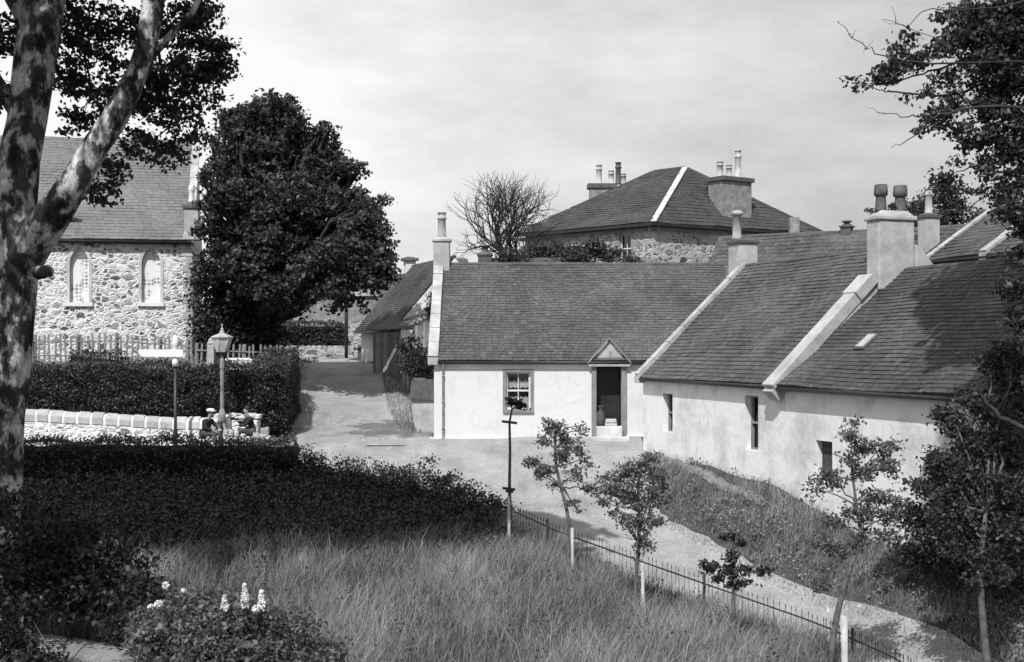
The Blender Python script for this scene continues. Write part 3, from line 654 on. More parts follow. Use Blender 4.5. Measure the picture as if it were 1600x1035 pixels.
# party gable between B and C: broad coping and the big stack
m = MB(); w0 = 7.72
a, b = FB.P(w0 + .32, -.18, 2.06), FB.P(w0 + .32, RB, 5.68)
dn = Vector((0, 0, .2)); m.beam(a - dn, a.lerp(b, .785) - dn, FB.U, .5, .30); m.beam(a.lerp(b, .01) - dn * 2.2, a.lerp(b, .79) - dn * 2.2, FB.U, .44, .35); m.beam(a.lerp(b, .64) - dn * .8, a.lerp(b, .775) - dn * .8, FB.U, .6, .30)
m.box(FB.P(w0 + .3, -.1, 2.0), FB.U * .27, FB.V * .13, Vector((0, 0, .12)))
m.build('skew', 'skewstone', B, .02)
cBC = MB(); cu0, cu1, cv0, cv1 = 7.78, 8.34, 2.75, 3.86
cBC.box(FB.P((cu0 + cu1) / 2, (cv0 + cv1) / 2, 5.42), FB.U * (cu1 - cu0) / 2, FB.V * (cv1 - cv0) / 2, Vector((0, 0, .93)))
cBC.prism([FB.P(cu0 + .03, cv1, 4.6), FB.P(cu0 + .03, cv1 + .95, 4.75), FB.P(cu0 + .03, cv1 + .25, 5.55), FB.P(cu0 + .03, cv1, 5.72)], FB.U * .58)

sBC = cBC.build('chimney', 'harling', B, .05)
m = MB(); m.box(FB.P((cu0 + cu1) / 2, (cv0 + cv1) / 2, 6.38), FB.U * (cu1 - cu0 + .1) / 2, FB.V * (cv1 - cv0 + .1) / 2, Vector((0, 0, .06)))
m.box(FB.P((cu0 + cu1) / 2, (cv0 + cv1) / 2, 6.51), FB.U * (cu1 - cu0) / 2, FB.V * (cv1 - cv0) / 2, Vector((0, 0, .07)), taper=.72); m.build('cap', 'harling', sBC, .03)
for v_, r_ in ((3.0, .135), (3.6, .14)):
    m = MB(); bb = FB.P(8.07, v_, 6.52); m.lathe(bb, [(r_ * 1.25, 0), (r_ * 1.1, .12), (r_ * .95, .42), (r_ * 1.0, .44), (r_ * 1.3, .46), (r_ * 1.35, .56), (r_ * 1.22, .72), (r_ * 1.2, .74), (r_ * .75, .74), (r_ * .7, .6)], 14); p_ = m.build('pot', 'clay_dark', sBC)
# C
LC = 11.5; FC = FR(*FB.P(LB, 0, 0)[:2], .334, -.943)
opsC = [(1.73, 2.42, -.2, .78)]
Cc, rfC = cottage('cottage', FC, LC, DB, -4.2, 2.17, 5.0, opsC, 'whitewash_old', 'slate_c', 'nearest whitewashed cottage with one small shuttered window and a skylight in its dark roof', cw=.21, ch=.145, seed=8, oh=.2, run=3.6, vg=0)
m = MB(); m.box(FC.P(2.075, .2, .29), FC.U * .34, FC.V * .02, Vector((0, 0, .48)))
for k in range(4): m.box(FC.P(1.82 + .17 * k, .175, .29), FC.U * .078, FC.V * .008, Vector((0, 0, .46)))
for z in (.05, .55): m.box(FC.P(2.075, .16, z), FC.U * .33, FC.V * .007, Vector((0, 0, .04)))
m.build('shutter', 'cloth_mid', Cc)
m = MB(); sl = (5.0 - 2.17) / 3.6
b0 = FC.P(2.15, 1.15, 2.17 + 1.15 * sl + .06); tv = (FC.V + Vector((0, 0, sl))).normalized(); nv = FC.U.cross(tv); nv = nv if nv.z > 0 else -nv
m.box(b0, FC.U * .2, tv * .3, nv * .05); sk = m.build('skylight', 'lead', Cc, .01)
m = MB(); m.box(b0 + nv * .06, FC.U * .15, tv * .24, nv * .012); m.build('pane', 'clay_light', sk)
# ================================================================ VILLA behind
def villa():
    c = Vector((8.3, 75, 0)); dl = Vector((-.70, .71, 0)).normalized(); dr = Vector((.84, .54, 0)).normalized(); Ll, Lr = 10.6, 13.2; ze = 10.3; zr = 13.4
    root = thing('stone_villa', c + (dl * Ll + dr * Lr) / 2 + Vector((0, 0, 3)), 'two storey rubble stone villa with pale hip under a broad hipped slate roof', 'house')
    FL = FR(*(c + dl * Ll)[:2], *(-dl)[:2]); Fr_ = FR(c.x, c.y, dr.x, dr.y)
    m = MB(); wl = [(Ll - 8.25, Ll - 7.35, 8.1, 9.8), (Ll - 2.6, Ll - 1.7, 8.1, 9.8)]
    wall_front(m, FL, 0, Ll, 1, ze, wl); wall_front(m, Fr_, 0, Lr, 1, ze, [])
    far = c + dl * Ll + dr * Lr
    for p, q in ((c + dr * Lr, far), (far, c + dl * Ll)):
        m.add([Vector((p.x, p.y, 1)), Vector((q.x, q.y, 1)), Vector((q.x, q.y, ze)), Vector((p.x, p.y, ze))], [(0, 1, 2, 3)])
    m.build('wall', 'rubble_villa', root)
    for a, b, z0, z1 in wl: window(FL, a, b, z0, z1, root, frame='white_paint', margin='ashlar', mw=.2)
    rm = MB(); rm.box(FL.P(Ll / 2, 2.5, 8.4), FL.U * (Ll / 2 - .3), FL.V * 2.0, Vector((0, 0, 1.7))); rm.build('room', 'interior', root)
    oh = .45; E = [c - (dl + dr) * oh, c + dr * (Lr + oh) - dl * oh, far + (dl + dr) * oh, c + dl * (Ll + oh) - dr * oh]
    E = [Vector((e.x, e.y, ze)) for e in E]
    R1 = P(1071, 263, 80.6); zr = R1.z; R0 = P(1027, 268, 84.5); R0.z = zr; R0 = R1 + dl.lerp(-dr, .0) * 2.6; R0.z = zr
    R1b = R1 + dr * 1.6; 
    rr = np.random.RandomState(4); m = MB()
    def plane(p, q, r, s=None):
        a = (q - p).normalized(); nn = a.cross(r - p).normalized(); b = nn.cross(a); b = b if b.z > 0 else -b
        pts = [p, q, r] + ([s] if s is not None else []); poly = [((x - p).dot(a), (x - p).dot(b)) for x in pts]
        slates(m, p, a, b, poly, .42, .30, rr, .02)
    plane(E[3], E[0], R1, R0); plane(E[0], E[1], R1)
    m.add([E[1], E[2], R0, R1, E[3]], [(0, 1, 2), (0, 2, 3), (1, 4, 2)]); rf = m.build('roof', 'slate_villa', root)
    m = MB()
    for p, q, wv, nm in ((E[0], R1, .34, 0), (E[3], R0, .16, 0), (E[1], R1, .14, 0), (R1, R0, .2, 0)):
        k = 9 if wv > .3 else 5
        for i in range(k):
            a, b = p.lerp(q, i / k) + Vector((0, 0, .03)), p.lerp(q, (i + 1) / k) + Vector((0, 0, .03)); d = (b - a).normalized(); m.beam(a, b - d * .05, d.cross(Vector((0, 0, 1))), wv, .09)
        if wv > .3: m.build('hip_coping', 'step_stone', rf, .01); m = MB()
    m.build('ridge', 'lead', rf)
    m = MB(); q = MB()
    for a, b in ((E[3], E[0]), (E[0], E[1])):
        d = (b - a).normalized(); s_ = d.cross(Vector((0, 0, 1))); m.beam(a - Vector((0, 0, .16)), b - Vector((0, 0, .16)), s_, .16, .15)
        inn = -s_ if (far - a).dot(-s_) > 0 else s_
        q.beam(a + inn * (oh - .03) - Vector((0, 0, .42)), b + inn * (oh - .03) - Vector((0, 0, .42)), s_, .1, .24)
    m.build('gutter', 'dark_paint', root); q.build('cornice', 'ashlar', root)
    # front stack on the right slope
    FV = Fr_; ch_ = chimney(FV, 5.5, 7.9, .15, 1.45, 9.8, 13.25, root, 'ashlar', .26, 'lead', capp=.14)
    for px, z0_, h_, r_ in ((1125, 0, .95, .2), (1139, 0, .8, .18), (1153, 0, 1.8, .2)):
        kk = (px - 800) / F_PX; uu = (FV.P(0, .8, 0).x - kk * FV.P(0, .8, 0).y) / (kk * FV.d[1] - FV.d[0]); b = FV.P(uu, .8, 13.52); pot(b, h_, r_, ch_, 'clay_light')
    # back stack
    Yb = 88; bx = lambda p: (p - 800) / F_PX * Yb
    m = MB(); m.box(Vector(((bx(919) + bx(962)) / 2, Yb, 11.5)), Vector((.85, 0, 0)), Vector((0, .5, 0)), Vector((0, 0, 2.6))); cb = m.build('chimney', 'ashlar', root)
    m = MB(); m.box(Vector(((bx(919) + bx(962)) / 2, Yb, 14.1)), Vector((1.0, 0, 0)), Vector((0, .62, 0)), Vector((0, 0, .15))); m.build('cap', 'lead', cb)
    for px, tp in ((936, 258), (955, 267), (966, 254), (974, 272)):
        b = P(px, 300, Yb); b.z = 14.25; pot(b, P(px, tp, Yb).z - 14.25, .2, cb, 'clay_light' if px != 966 else 'lead')
    m = MB(); m.box(P(1240, 353, 80), Vector((.3, 0, 0)), Vector((0, .3, 0)), Vector((0, 0, .5))); m.build('finial', 'ashlar', root)
villa()
# ================================================================ ROOFS behind B: E, right-hand G, left-hand H
FE = FR(7.0, 49.4, .86, -.51)
E_, rfE = cottage('cottage', FE, 12, 6, 0, 4.45, 7.45, [], 'rubble_dark', 'slate_b', 'plain slate roof rising behind the chimneys of the whitewashed row', cw=.3, ch=.22, seed=12, oh=.1, gutter=False)
cE = chimney(FE, 4.9, 5.3, 2.8, 3.2, 7.2, 7.65, E_, 'lead', .06, 'lead')
m = MB(); m.lathe(FE.P(5.1, 3.0, 7.7), [(.16, 0), (.12, .06), (.12, .14), (.2, .15), (.2, .2), (.1, .22)], 10); m.build('pot', 'lead', cE)
skew(FE, 0, .22, 3, 4.45, 7.45, E_, h=.08, mat='lead')
FG = FR(14.6, 46, .334, -.943)
G_, rfG = cottage('cottage', FG, 8, 5.6, 0, 6.15, 7.95, [], 'rubble_dark', 'slate_c', 'dark slated house with pale roof coping half hidden by the right-hand leaves', seed=13, cw=.35, ch=.25)
skew(FG, .5, .22, 2.8, 6.15, 7.95, G_, h=.1); skew(FG, 3.6, .34, 2.8, 6.15, 7.95, G_, h=.16)
cG = chimney(FG, -.9, -.4, .65, 1.25, 2, 7.75, G_, 'harling', .12, 'lead'); pot(FG.P(-.65, .95, 7.9), .95, .14, cG, 'skewstone')
m = MB(); rg = random.Random(5)
for k in range(34):
    q = P(1442 + k * 3.4, 424 + rg.uniform(-6, 4), 41.5); m.box(q, Vector((.12 + rg.random() * .1, .03, 0)), Vector((-.02, .14, 0)), Vector((0, 0, .07 + rg.random() * .06)), rg.random())
q = P(1500, 470, 41.7); m.box(q, Vector((1.35, 0, 0)), Vector((0, .2, 0)), Vector((0, 0, .85)))
tag(m.build('rubble_wall', 'coping', None, .02), 'broken rubble wall top showing just above the ridge of the nearest cottage', 'wall')
FH = FR(-1.6, 58, 1, 0)
H_, rfH = cottage('cottage', FH, 3.9, 5, 1, 5.3, 7.15, [], 'rubble_dark', 'slate_c', 'low dark roof with two squat stacks showing over the ridge of the long cottage', seed=14, gutter=False)
c1 = chimney(FH, 0, .65, 2.2, 2.8, 6, 7.35, H_, 'lead', .12, 'clay_dark'); c2 = chimney(FH, -.95, -.5, 1, 1.5, 5, 6.95, H_, 'whitewash', .16, 'clay_dark')
m = MB(); m.lathe(FH.P(.32, 2.5, 7.5), [(.2, 0), (.15, .1), (.15, .25), (.28, .3), (.28, .36)], 10); m.build('pot', 'clay_dark', c1)
# ================================================================ COTTAGE D up the lane, lean-to and plank fence
FD = FR(-7.3, 62, .334, -.943)
D_, rfD = cottage('cottage', FD, 7.5, 4.9, .5, 4.12, 6.95, [], 'whitewash_old', 'slate_c', 'small cottage up the lane with steep dark sweeping roof and squat end stack', seed=15, cw=.22, ch=.13, oh=.3)
cD = chimney(FD, .0, .5, 2.1, 2.6, 6.3, 7.25, D_, 'whitewash', .14, 'clay_dark', capp=.12)
def plank_panel(m, p, q, z0, z1, w_=.16, seed=1, thick=.03, jag=.04):
    rg = random.Random(seed); p, q = Vector(p), Vector(q); n = max(2, int((q - p).length / w_)); d = (q - p).normalized(); s_ = Vector((-d.y, d.x, 0))
    for i in range(n):
        c = p.lerp(q, (i + .5) / n); z1_ = (z1 if isinstance(z1, (int, float)) else z1[0] + (z1[1] - z1[0]) * (i + .5) / n) + rg.uniform(-jag, jag); h = (z1_ - z0) / 2
        c = Vector((c.x, c.y, z0 + h)) + s_ * rg.uniform(-.008, .008); m.box(c, d * (w_ / 2 - .006), s_ * thick / 2, Vector((0, 0, h)), rg.random())
sh = thing('wooden_shed', P(604, 577, 54), 'grey plank lean-to with a wide boarded door against the cottage up the lane', 'shed')
s0, s1 = P(583, 577, 54.4), P(624, 577, 53.2)
m = MB(); plank_panel(m, s0, s1, 1.7, 3.62, .17, 2); m.build('door', 'planks', sh)
m = MB(); plank_panel(m, (s1.x + .05, s1.y, 0), (s1.x + .55, 53.0, 0), 1.5, 3.8, .17, 9); m.build('wall', 'planks', sh)
m = MB(); m.prism([Vector((s0.x - .15, 54.6, 3.72)), Vector((s1.x + .1, 53.1, 3.74)), Vector((s1.x + 1.2, 55.2, 4.5)), Vector((s0.x + .7, 56.5, 4.4))], (0, 0, .06)); m.build('roof', 'slate_c', sh)
m = MB(); rg = random.Random(3)
for k in range(7): m.box(P(632 + k * 6.5, 512 - k * 3.2, 53 - k * .1) + Vector((0, 0, .0)), Vector((.13, 0, 0)), Vector((0, .12, 0)), Vector((0, 0, .05)), rg.random())
m.build('loose_slate', 'coping', sh)
FDg = MB(); plank_panel(FDg, P(640, 577, 50.5), P(682, 577, 49.4), 1.0, (3.75, 4.15), .15, 4); plank_panel(FDg, P(628, 577, 50.7), P(640, 577, 50.5), 1.0, 2.9, .15, 5)
tag(FDg.build('plank_fence', 'planks'), 'tall ragged fence of weathered upright planks between the shed and the long cottage', 'fence')
m = MB(); m.box(P(641, 522, 50.4), Vector((.37, -.06, 0)), Vector((0, .02, 0)), Vector((0, 0, .16))); tag(m.build('board', 'white_paint', None, .01), 'white painted board fixed to the weathered plank fence', 'board')
# rubble garden wall from the corner of A up to the sheds with a stone pier end
gw = thing('garden_wall', (-3.3, 44, .2), 'low mossy rubble wall climbing beside the lane from the long cottage to the shed', 'wall')
m = MB(); pa = [(-2.95, 43.6, .1, 1.35), (-3.35, 46, .35, 1.5), (-3.9, 49, .8, 1.9), (-4.4, 52.6, 1.3, 2.2)]
for (x0, y0, a0_, b0_), (x1, y1, a1_, b1_) in zip(pa[:-1], pa[1:]):
    m.add([(x0, y0, a0_ - .6), (x1, y1, a1_ - .6), (x1 + .1, y1, b1_), (x0 + .1, y0, b0_), (x0 + .55, y0, b0_), (x1 + .55, y1, b1_), (x0 + .6, y0, a0_ - .6)], [(0, 3, 2, 1), (3, 4, 5, 2), (0, 6, 4, 3)])
m.build('wall', 'rough_bank', gw)
pr = thing('stone_pier', (-3.05, 43.3, .1), 'rough pale stone pier topped by a dark slab beside the corner of the long cottage', 'pier')
m = MB(); rg = random.Random(8); vs = []
for k, (x0, x1, z) in enumerate(((-3.15, -2.62, .0), (-3.32, -2.6, .5), (-3.4, -2.6, 1.28))):
    vs += [(x0, 43.0, z), (x1, 42.9, z), (x1, 43.5, z), (x0, 43.6, z)]
fs = [(i + 4 * l, (i + 1) % 4 + 4 * l, (i + 1) % 4 + 4 * l + 4, i + 4 * l + 4) for l in (0, 1) for i in range(4)] + [(8, 9, 10, 11)]
m.add(vs, fs); m.build('base', 'pier_stone', pr, .04)
m = MB(); m.prism([(-3.44, 42.86, 1.28), (-2.58, 42.82, 1.22), (-2.58, 43.1, 1.95), (-3.4, 43.2, 1.9)], (0, .45, 0)); m.build('slab', 'cloth_mid', pr, .03)
# ================================================================ CHURCH
FCh = FR(-13.75, 55, -.98, -.19)      # u runs to the left from the right-hand corner
FCh = FR(*(Vector((-13.75, 55, 0)) - Vector((.982, .19, 0)) * 14)[:2], .982, .19)
CL = 14.0; ze, zr, run = 7.78, 12.6, 4.7
def church():
    root = thing('stone_church', FCh.P(7, 4.7, 2.4), 'rubble stone church with tall pointed lancet windows and steep slate roof', 'church')
    def lancet(u, w_, z0, z1):      # outline of a pointed arch
        rd = w_ * 1.15; hh = math.sqrt(rd * rd - (rd - w_ / 2) ** 2); zs_ = z1 - hh; am = math.asin(hh / rd); pts = [(u - w_ / 2, z0), (u + w_ / 2, z0), (u + w_ / 2, zs_)]
        for k in range(1, 7): t = am * k / 6; pts.append((u + w_ / 2 - rd + rd * math.cos(t), zs_ + rd * math.sin(t)))
        for k in range(5, -1, -1): t = am * k / 6; pts.append((u - w_ / 2 + rd - rd * math.cos(t), zs_ + rd * math.sin(t)))
        return pts
    us = [(236, 386, 473), (124, 386, 473), (12, 386, 473)]; wins = []
    for px, a, b in us:
        # u where the ray through px meets the wall
        k = (px - 800) / F_PX; u = (FCh.o[0] - k * FCh.o[1]) / (k * FCh.d[1] - FCh.d[0]); Y = FCh.P(u, 0, 0).y
        wins.append((u, 0.78, CAMZ + (HZ - b) / F_PX * Y, CAMZ + (HZ - a) / F_PX * Y))
    m = MB(); zb = .5
    # wall with pointed holes: bands left/right of each window plus fan above
    edges = [0]; 
    for u, w_, z0, z1 in sorted(wins): edges += [u - w_ / 2, u + w_ / 2]
    edges.append(CL)
    for i in range(0, len(edges), 2): m.add([FCh.P(edges[i], 0, zb), FCh.P(edges[i + 1], 0, zb), FCh.P(edges[i + 1], 0, ze), FCh.P(edges[i], 0, ze)], [(0, 1, 2, 3)])
    for u, w_, z0, z1 in wins:
        m.add([FCh.P(u - w_ / 2, 0, zb), FCh.P(u + w_ / 2, 0, zb), FCh.P(u + w_ / 2, 0, z0), FCh.P(u - w_ / 2, 0, z0)], [(0, 1, 2, 3)])
        L = lancet(u, w_, z0, z1)[2:]
        for (a, za), (b, zb_) in zip(L[:-1], L[1:]):
            m.add([FCh.P(a, 0, za), FCh.P(b, 0, zb_), FCh.P(b, 0, ze), FCh.P(a, 0, ze)], [(0, 3, 2, 1)])
        L = lancet(u, w_, z0, z1)
        for (a, za), (b, zb_) in zip(L, L[1:] + L[:1]):
            m.add([FCh.P(a, 0, za), FCh.P(b, 0, zb_), FCh.P(b, .22, zb_), FCh.P(a, .22, za)], [(3, 2, 1, 0)])
    for u, o in ((0, 1), (CL, -1)):
        m.add([FCh.P(u, 0, zb), FCh.P(u, 9.4, zb), FCh.P(u, 9.4, ze), FCh.P(u, run, zr), FCh.P(u, 0, ze)], [(0, 1, 2, 3, 4)[::-o]])
    m.add([FCh.P(0, 9.4, zb), FCh.P(CL, 9.4, zb), FCh.P(CL, 9.4, ze), FCh.P(0, 9.4, ze)], [(3, 2, 1, 0)])
    m.build('wall', 'rubble_church', root)
    for u, w_, z0, z1 in wins:
        m = MB(); L = lancet(u, w_, z0, z1); m.add([FCh.P(a, .2, z) for a, z in L], [tuple(range(len(L)))]); wd = m.build('window', 'leaded', root)
        m = MB(); Lo = lancet(u, w_ + .24, z0 - .03, z1 + .2)
        n = len(L); vs = [FCh.P(a, -.025, z) for a, z in L] + [FCh.P(a, -.025, z) for a, z in Lo] + [FCh.P(a, .03, z) for a, z in Lo]
        m.add(vs, [(i, i + 1, i + 1 + n, i + n) for i in range(1, n - 1)] + [(n - 1, 0, n, 2 * n - 1)] + [(i + n, i + 1 + n, i + 1 + 2 * n, i + 2 * n) for i in range(1, n - 1)]); m.build('surround', 'step_stone', wd)
        m = MB(); m.box(FCh.P(u, -.03, z0 - .08), FCh.U * .55, FCh.V * .08, Vector((0, 0, .08))); m.build('sill', 'white_paint', wd)
    rr = np.random.RandomState(2); m = MB(); b = (FCh.P(0, run, zr) - FCh.P(0, 0, ze)); Ls = b.length; b.normalize(); oh = .2; Lt = Ls * (run + oh) / run
    slates(m, FCh.P(0, -oh, ze - oh * (zr - ze) / run), FCh.U, b, [(0, 0), (CL - .15, 0), (CL - .15, Lt), (0, Lt)], .3, .2, rr, .012)
    m.add([FCh.P(0, run, zr), FCh.P(CL, run, zr), FCh.P(CL, 9.6, ze - .2), FCh.P(0, 9.6, ze - .2)], [(3, 2, 1, 0)])
    m.build('roof', 'slate_church', root)
    m = MB(); m.tube([FCh.P(0, -.28, ze - .28), FCh.P(CL, -.28, ze - .28)], .06, 8); m.box(FCh.P(CL / 2 - .1, -.1, ze - .3), FCh.U * (CL / 2), FCh.V * .12, Vector((0, 0, .05))); m.build('gutter', 'dark_paint', root)
    skew(FCh, CL - .05, .34, run, ze, zr, root, h=.2)
    m = MB()                                  # dressed quoins on the corner
    for k in range(17):
        l = .42 if k % 2 else .28; m.box(FCh.P(CL - l / 2 + .03, .12 , 2.0 + k * .34), FCh.U * l / 2, FCh.V * .15, Vector((0, 0, .16)), .3 + .5 * random.Random(k).random())
        l2 = .28 if k % 2 else .42; m.box(FCh.P(CL + .01, l2 / 2, 2.0 + k * .34), FCh.U * .05, FCh.V * l2 / 2, Vector((0, 0, .155)), random.Random(k).random() * .7)
    m.build('quoins', 'coping', root, .012)
    z = ze - .12; m = MB(); c = FCh.P(CL - .02, .1, 0)
    m.box(c + Vector((0, 0, z + .14)), FCh.U * .36, FCh.V * .36, Vector((0, 0, .16)), taper=.85); m.box(c + Vector((0, 0, z + .8)), FCh.U * .29, FCh.V * .29, Vector((0, 0, .52)))
    pn = m.build('pinnacle', 'skewstone', root, .02)
    m = MB(); m.box(c + Vector((0, 0, z + 1.38)), FCh.U * .36, FCh.V * .36, Vector((0, 0, .06))); m.box(c + Vector((0, 0, z + 1.52)), FCh.U * .32, FCh.V * .32, Vector((0, 0, .08)), taper=.5); m.build('cap', 'lead', pn, .01)
    m = MB(); m.lathe(c + Vector((0, 0, z + 1.58)), [(.15, 0), (.13, .1), (.1, .4), (.13, .5), (.15, .62), (.1, .76), (.03, .84)], 12); m.build('finial', 'white_paint', pn)
church()
# ================================================================ churchyard: picket fence, trough, wall, hedge
def fence(name, pts, h, spacing, label, mat, pick, rails, posts, cat='fence', lean=.02, seed=1, railw=(.03, .05), post_r=.05, hj=.03, zs=None):
    rg = random.Random(seed); P2 = np.array(pts, float); L = np.linalg.norm(np.diff(P2[:, :2], axis=0), axis=1).sum(); n = int(L / spacing); q = resample(P2[:, :2], n + 1)
    z = TH(q[:, 0], q[:, 1]) if zs is None else np.interp(np.linspace(0, 1, n + 1), np.linspace(0, 1, len(zs)), zs)
    root = thing(name, (q[n // 2, 0], q[n // 2, 1], z[n // 2]), label, cat); rl = Vector(root.location)
    order = sorted(range(n + 1), key=lambda i: q[i, 1])[:100]; rest = [i for i in range(n + 1) if i not in set(order)]
    proto = None
    for i in order:
        hh = h * (1 + rg.uniform(-hj, hj))
        if proto is None:
            m = MB(); pick(m, Vector((0, 0, 0)), h); me = bpy.data.meshes.new('picket'); me.from_pydata(m.v, [], m.f); me.materials.append(MATS[mat]); proto = me
        o = bpy.data.objects.new('picket', proto); COL.objects.link(o); o.parent = root; o.location = Vector((q[i, 0], q[i, 1], z[i])) - rl; o.scale.z = hh / h
        o.rotation_euler = (rg.uniform(-lean, lean), rg.uniform(-lean, lean) * 1.6, math.atan2(*(q[min(i + 1, n)] - q[max(i - 1, 0)])[::-1]))
    if rest:
        m = MB()
        for i in rest: pick(m, Vector((q[i, 0], q[i, 1], z[i])), h)
        tag(m.build('picket', mat, root), kind='stuff')
    for rz in rails:
        m = MB(); k = list(range(0, n + 1, 6)) + [n]
        for a, b in zip(k[:-1], k[1:]):
            if a == b: continue
            m.beam((q[a, 0], q[a, 1], z[a] + rz), (q[b, 0], q[b, 1], z[b] + rz), (q[b, 1] - q[a, 1], -(q[b, 0] - q[a, 0]), 0), *railw)
        m.build('rail', mat, root)
    for t in posts:
        i = int(t * n); m = MB(); m.box((q[i, 0] + .03, q[i, 1] + .08, z[i] + h * .5 - .1), (post_r, 0, 0), (0, post_r, 0), (0, 0, h * .5 + .1), rg.random()); m.build('post', mat, root)
    return root
def pick_wood(m, b, h): m.add([b + Vector(v) for v in ((-.035, -.012, 0), (.035, -.012, 0), (.035, -.012, h - .05), (0, -.012, h), (-.035, -.012, h - .05), (-.035, .012, 0), (.035, .012, 0), (.035, .012, h - .05), (0, .012, h), (-.035, .012, h - .05))],
    [(0, 1, 2, 3, 4), (9, 8, 7, 6, 5), (1, 6, 7, 2), (0, 4, 9, 5), (2, 7, 8, 3), (3, 8, 9, 4)], .6)
def pick_iron(m, b, h):
    vs, r = [], .0065
    for z, s_ in ((-.1, 1), (h - .09, 1), (h - .07, 2.2), (h, .15)):
        for a in (0, 1, 2, 3): vs.append(b + Vector((r * s_ * math.cos(a * math.pi / 2), r * s_ * math.sin(a * math.pi / 2), z)))
    m.add(vs, [(4 * l + i, 4 * l + (i + 1) % 4, 4 * l + 4 + (i + 1) % 4, 4 * l + 4 + i) for l in range(3) for i in range(4)] + [(12, 13, 14, 15)], .5)
m_noise('picket_wood', .14, .26, 5, 1, .9, .3, .005)
zl = lambda *a: [P(px, py, Y).z - 1.15 for px, py, Y in a]
fence('picket_fence', [P(52, 560, 47)[:2], P(300, 560, 47)[:2]], 1.15, .20, 'long pale wooden picket fence in front of the church wall', 'picket_wood', pick_wood, (.35, .88), (.02, .28, .55, .8, .99), seed=2, lean=.035, hj=.05, zs=zl((52, 523, 47), (150, 523, 47), (300, 531, 47)))
fence('picket_fence', [P(306, 560, 46.4)[:2], P(456, 560, 45.6)[:2]], 1.15, .205, 'short run of pale picket fence under the big tree', 'picket_wood', pick_wood, (.35, .86), (.0, .5, .99), seed=6, lean=.04, hj=.05, zs=zl((306, 536, 46.4), (380, 538, 46), (456, 541, 45.6)))
m = MB(); m.box(P(330, 565, 45.8) + Vector((0, 0, 0)), (.12, 0, 0), (0, .12, 0), (0, 0, .62)); m.lathe(P(330, 538, 45.8), [(.15, 0), (.15, .05), (.1, .09), (.11, .16), (.03, .22)], 10)
tag(m.build('gate_post', 'skewstone', None, .015), 'squat stone gate post with a rounded top between the two picket runs', 'post')
m = MB(); m.box(P(396, 572, 44.2), (.78, 0, 0), (0, .2, 0), (0, 0, .24)); m.box(P(373, 562, 44.2), (.42, 0, 0), (0, .22, 0), (0, 0, .05))
tag(m.build('stone_trough', 'white_paint', None, .03), 'pale stone trough standing behind the hedge below the picket fence', 'trough')
hedge('church_hedge', [(-17.5, 41.3), (-12, 41.3), (-8.6, 41.4), (-8.0, 42.0), (-8.15, 44.5), (-8.5, 47.2)], 1.15, [.3, .3, .3, .3, .5, .8], [2.33, 2.38, 2.36, 2.45, 2.65, 2.95], 'tall clipped hedge standing behind the white wall and turning up the lane', 21, dens=430, size=.085)
hedge('shrub', [(-14.6, 42.6), (-12.9, 42.6)], 1.0, [.8, .8], [2.75, 2.7], 'rounded shrubs rising above the clipped hedge before the picket fence', 23, dens=300, size=.09, cat='shrub')
# white wall with coping stones
ww = thing('white_wall', (-12, 40.3, -.3), 'white rubble wall topped with a row of grey coping stones at the roadside', 'wall')
wx = np.linspace(-17.5, -8.9, 21); top = np.interp(wx, [-17.5, -14.9, -10.5, -9.5, -8.2], [1.12, 1.08, .82, .82, .86]) - .36
m = MB()
for i in range(20):
    a, b = wx[i], wx[i + 1]; m.add([(a, 40.1, -.8), (b, 40.1, -.8), (b, 40.1, top[i + 1]), (a, 40.1, top[i]), (a, 40.5, top[i]), (b, 40.5, top[i + 1]), (b, 40.5, -.8), (a, 40.5, -.8)], [(0, 1, 2, 3), (3, 2, 5, 4), (4, 5, 6, 7)])
m.build('wall', 'rubble_white', ww)
m = MB()
def cope(m, a, b, y0, y1, za, zb_, h=.3, val=None):
    prof = [(y0 - .03, 0), (y0 - .03, h * .55), (y0 + .05, h * .88), ((y0 + y1) / 2, h), (y1 - .05, h * .88), (y1 + .03, h * .55), (y1 + .03, 0)]
    n = len(prof); vs = [(a, y, za + z) for y, z in prof] + [(b, y, zb_ + z) for y, z in prof]
    m.add(vs, [(i, i + 1, i + 1 + n, i + n) for i in range(n - 1)] + [tuple(range(n - 1, -1, -1)), tuple(range(n, 2 * n))], val)
q = MB(); rg = random.Random(3)
for i in range(20):
    a, b = wx[i], wx[i + 1]; dz = rg.uniform(-.015, .015); cq = MB(); cope(cq, a + .035, b - .035, 40.1, 40.5, top[i] + dz, top[i + 1] + dz, .36 + rg.uniform(-.02, .02), rg.uniform(.3, 1)); cq.build('coping_stone', 'coping', ww, .02)
    cope(m, b - .045, b + .045, 40.12, 40.48, top[i + 1] - .02, top[i + 1] - .02, .355)
m.build('mortar', 'white_paint', ww)
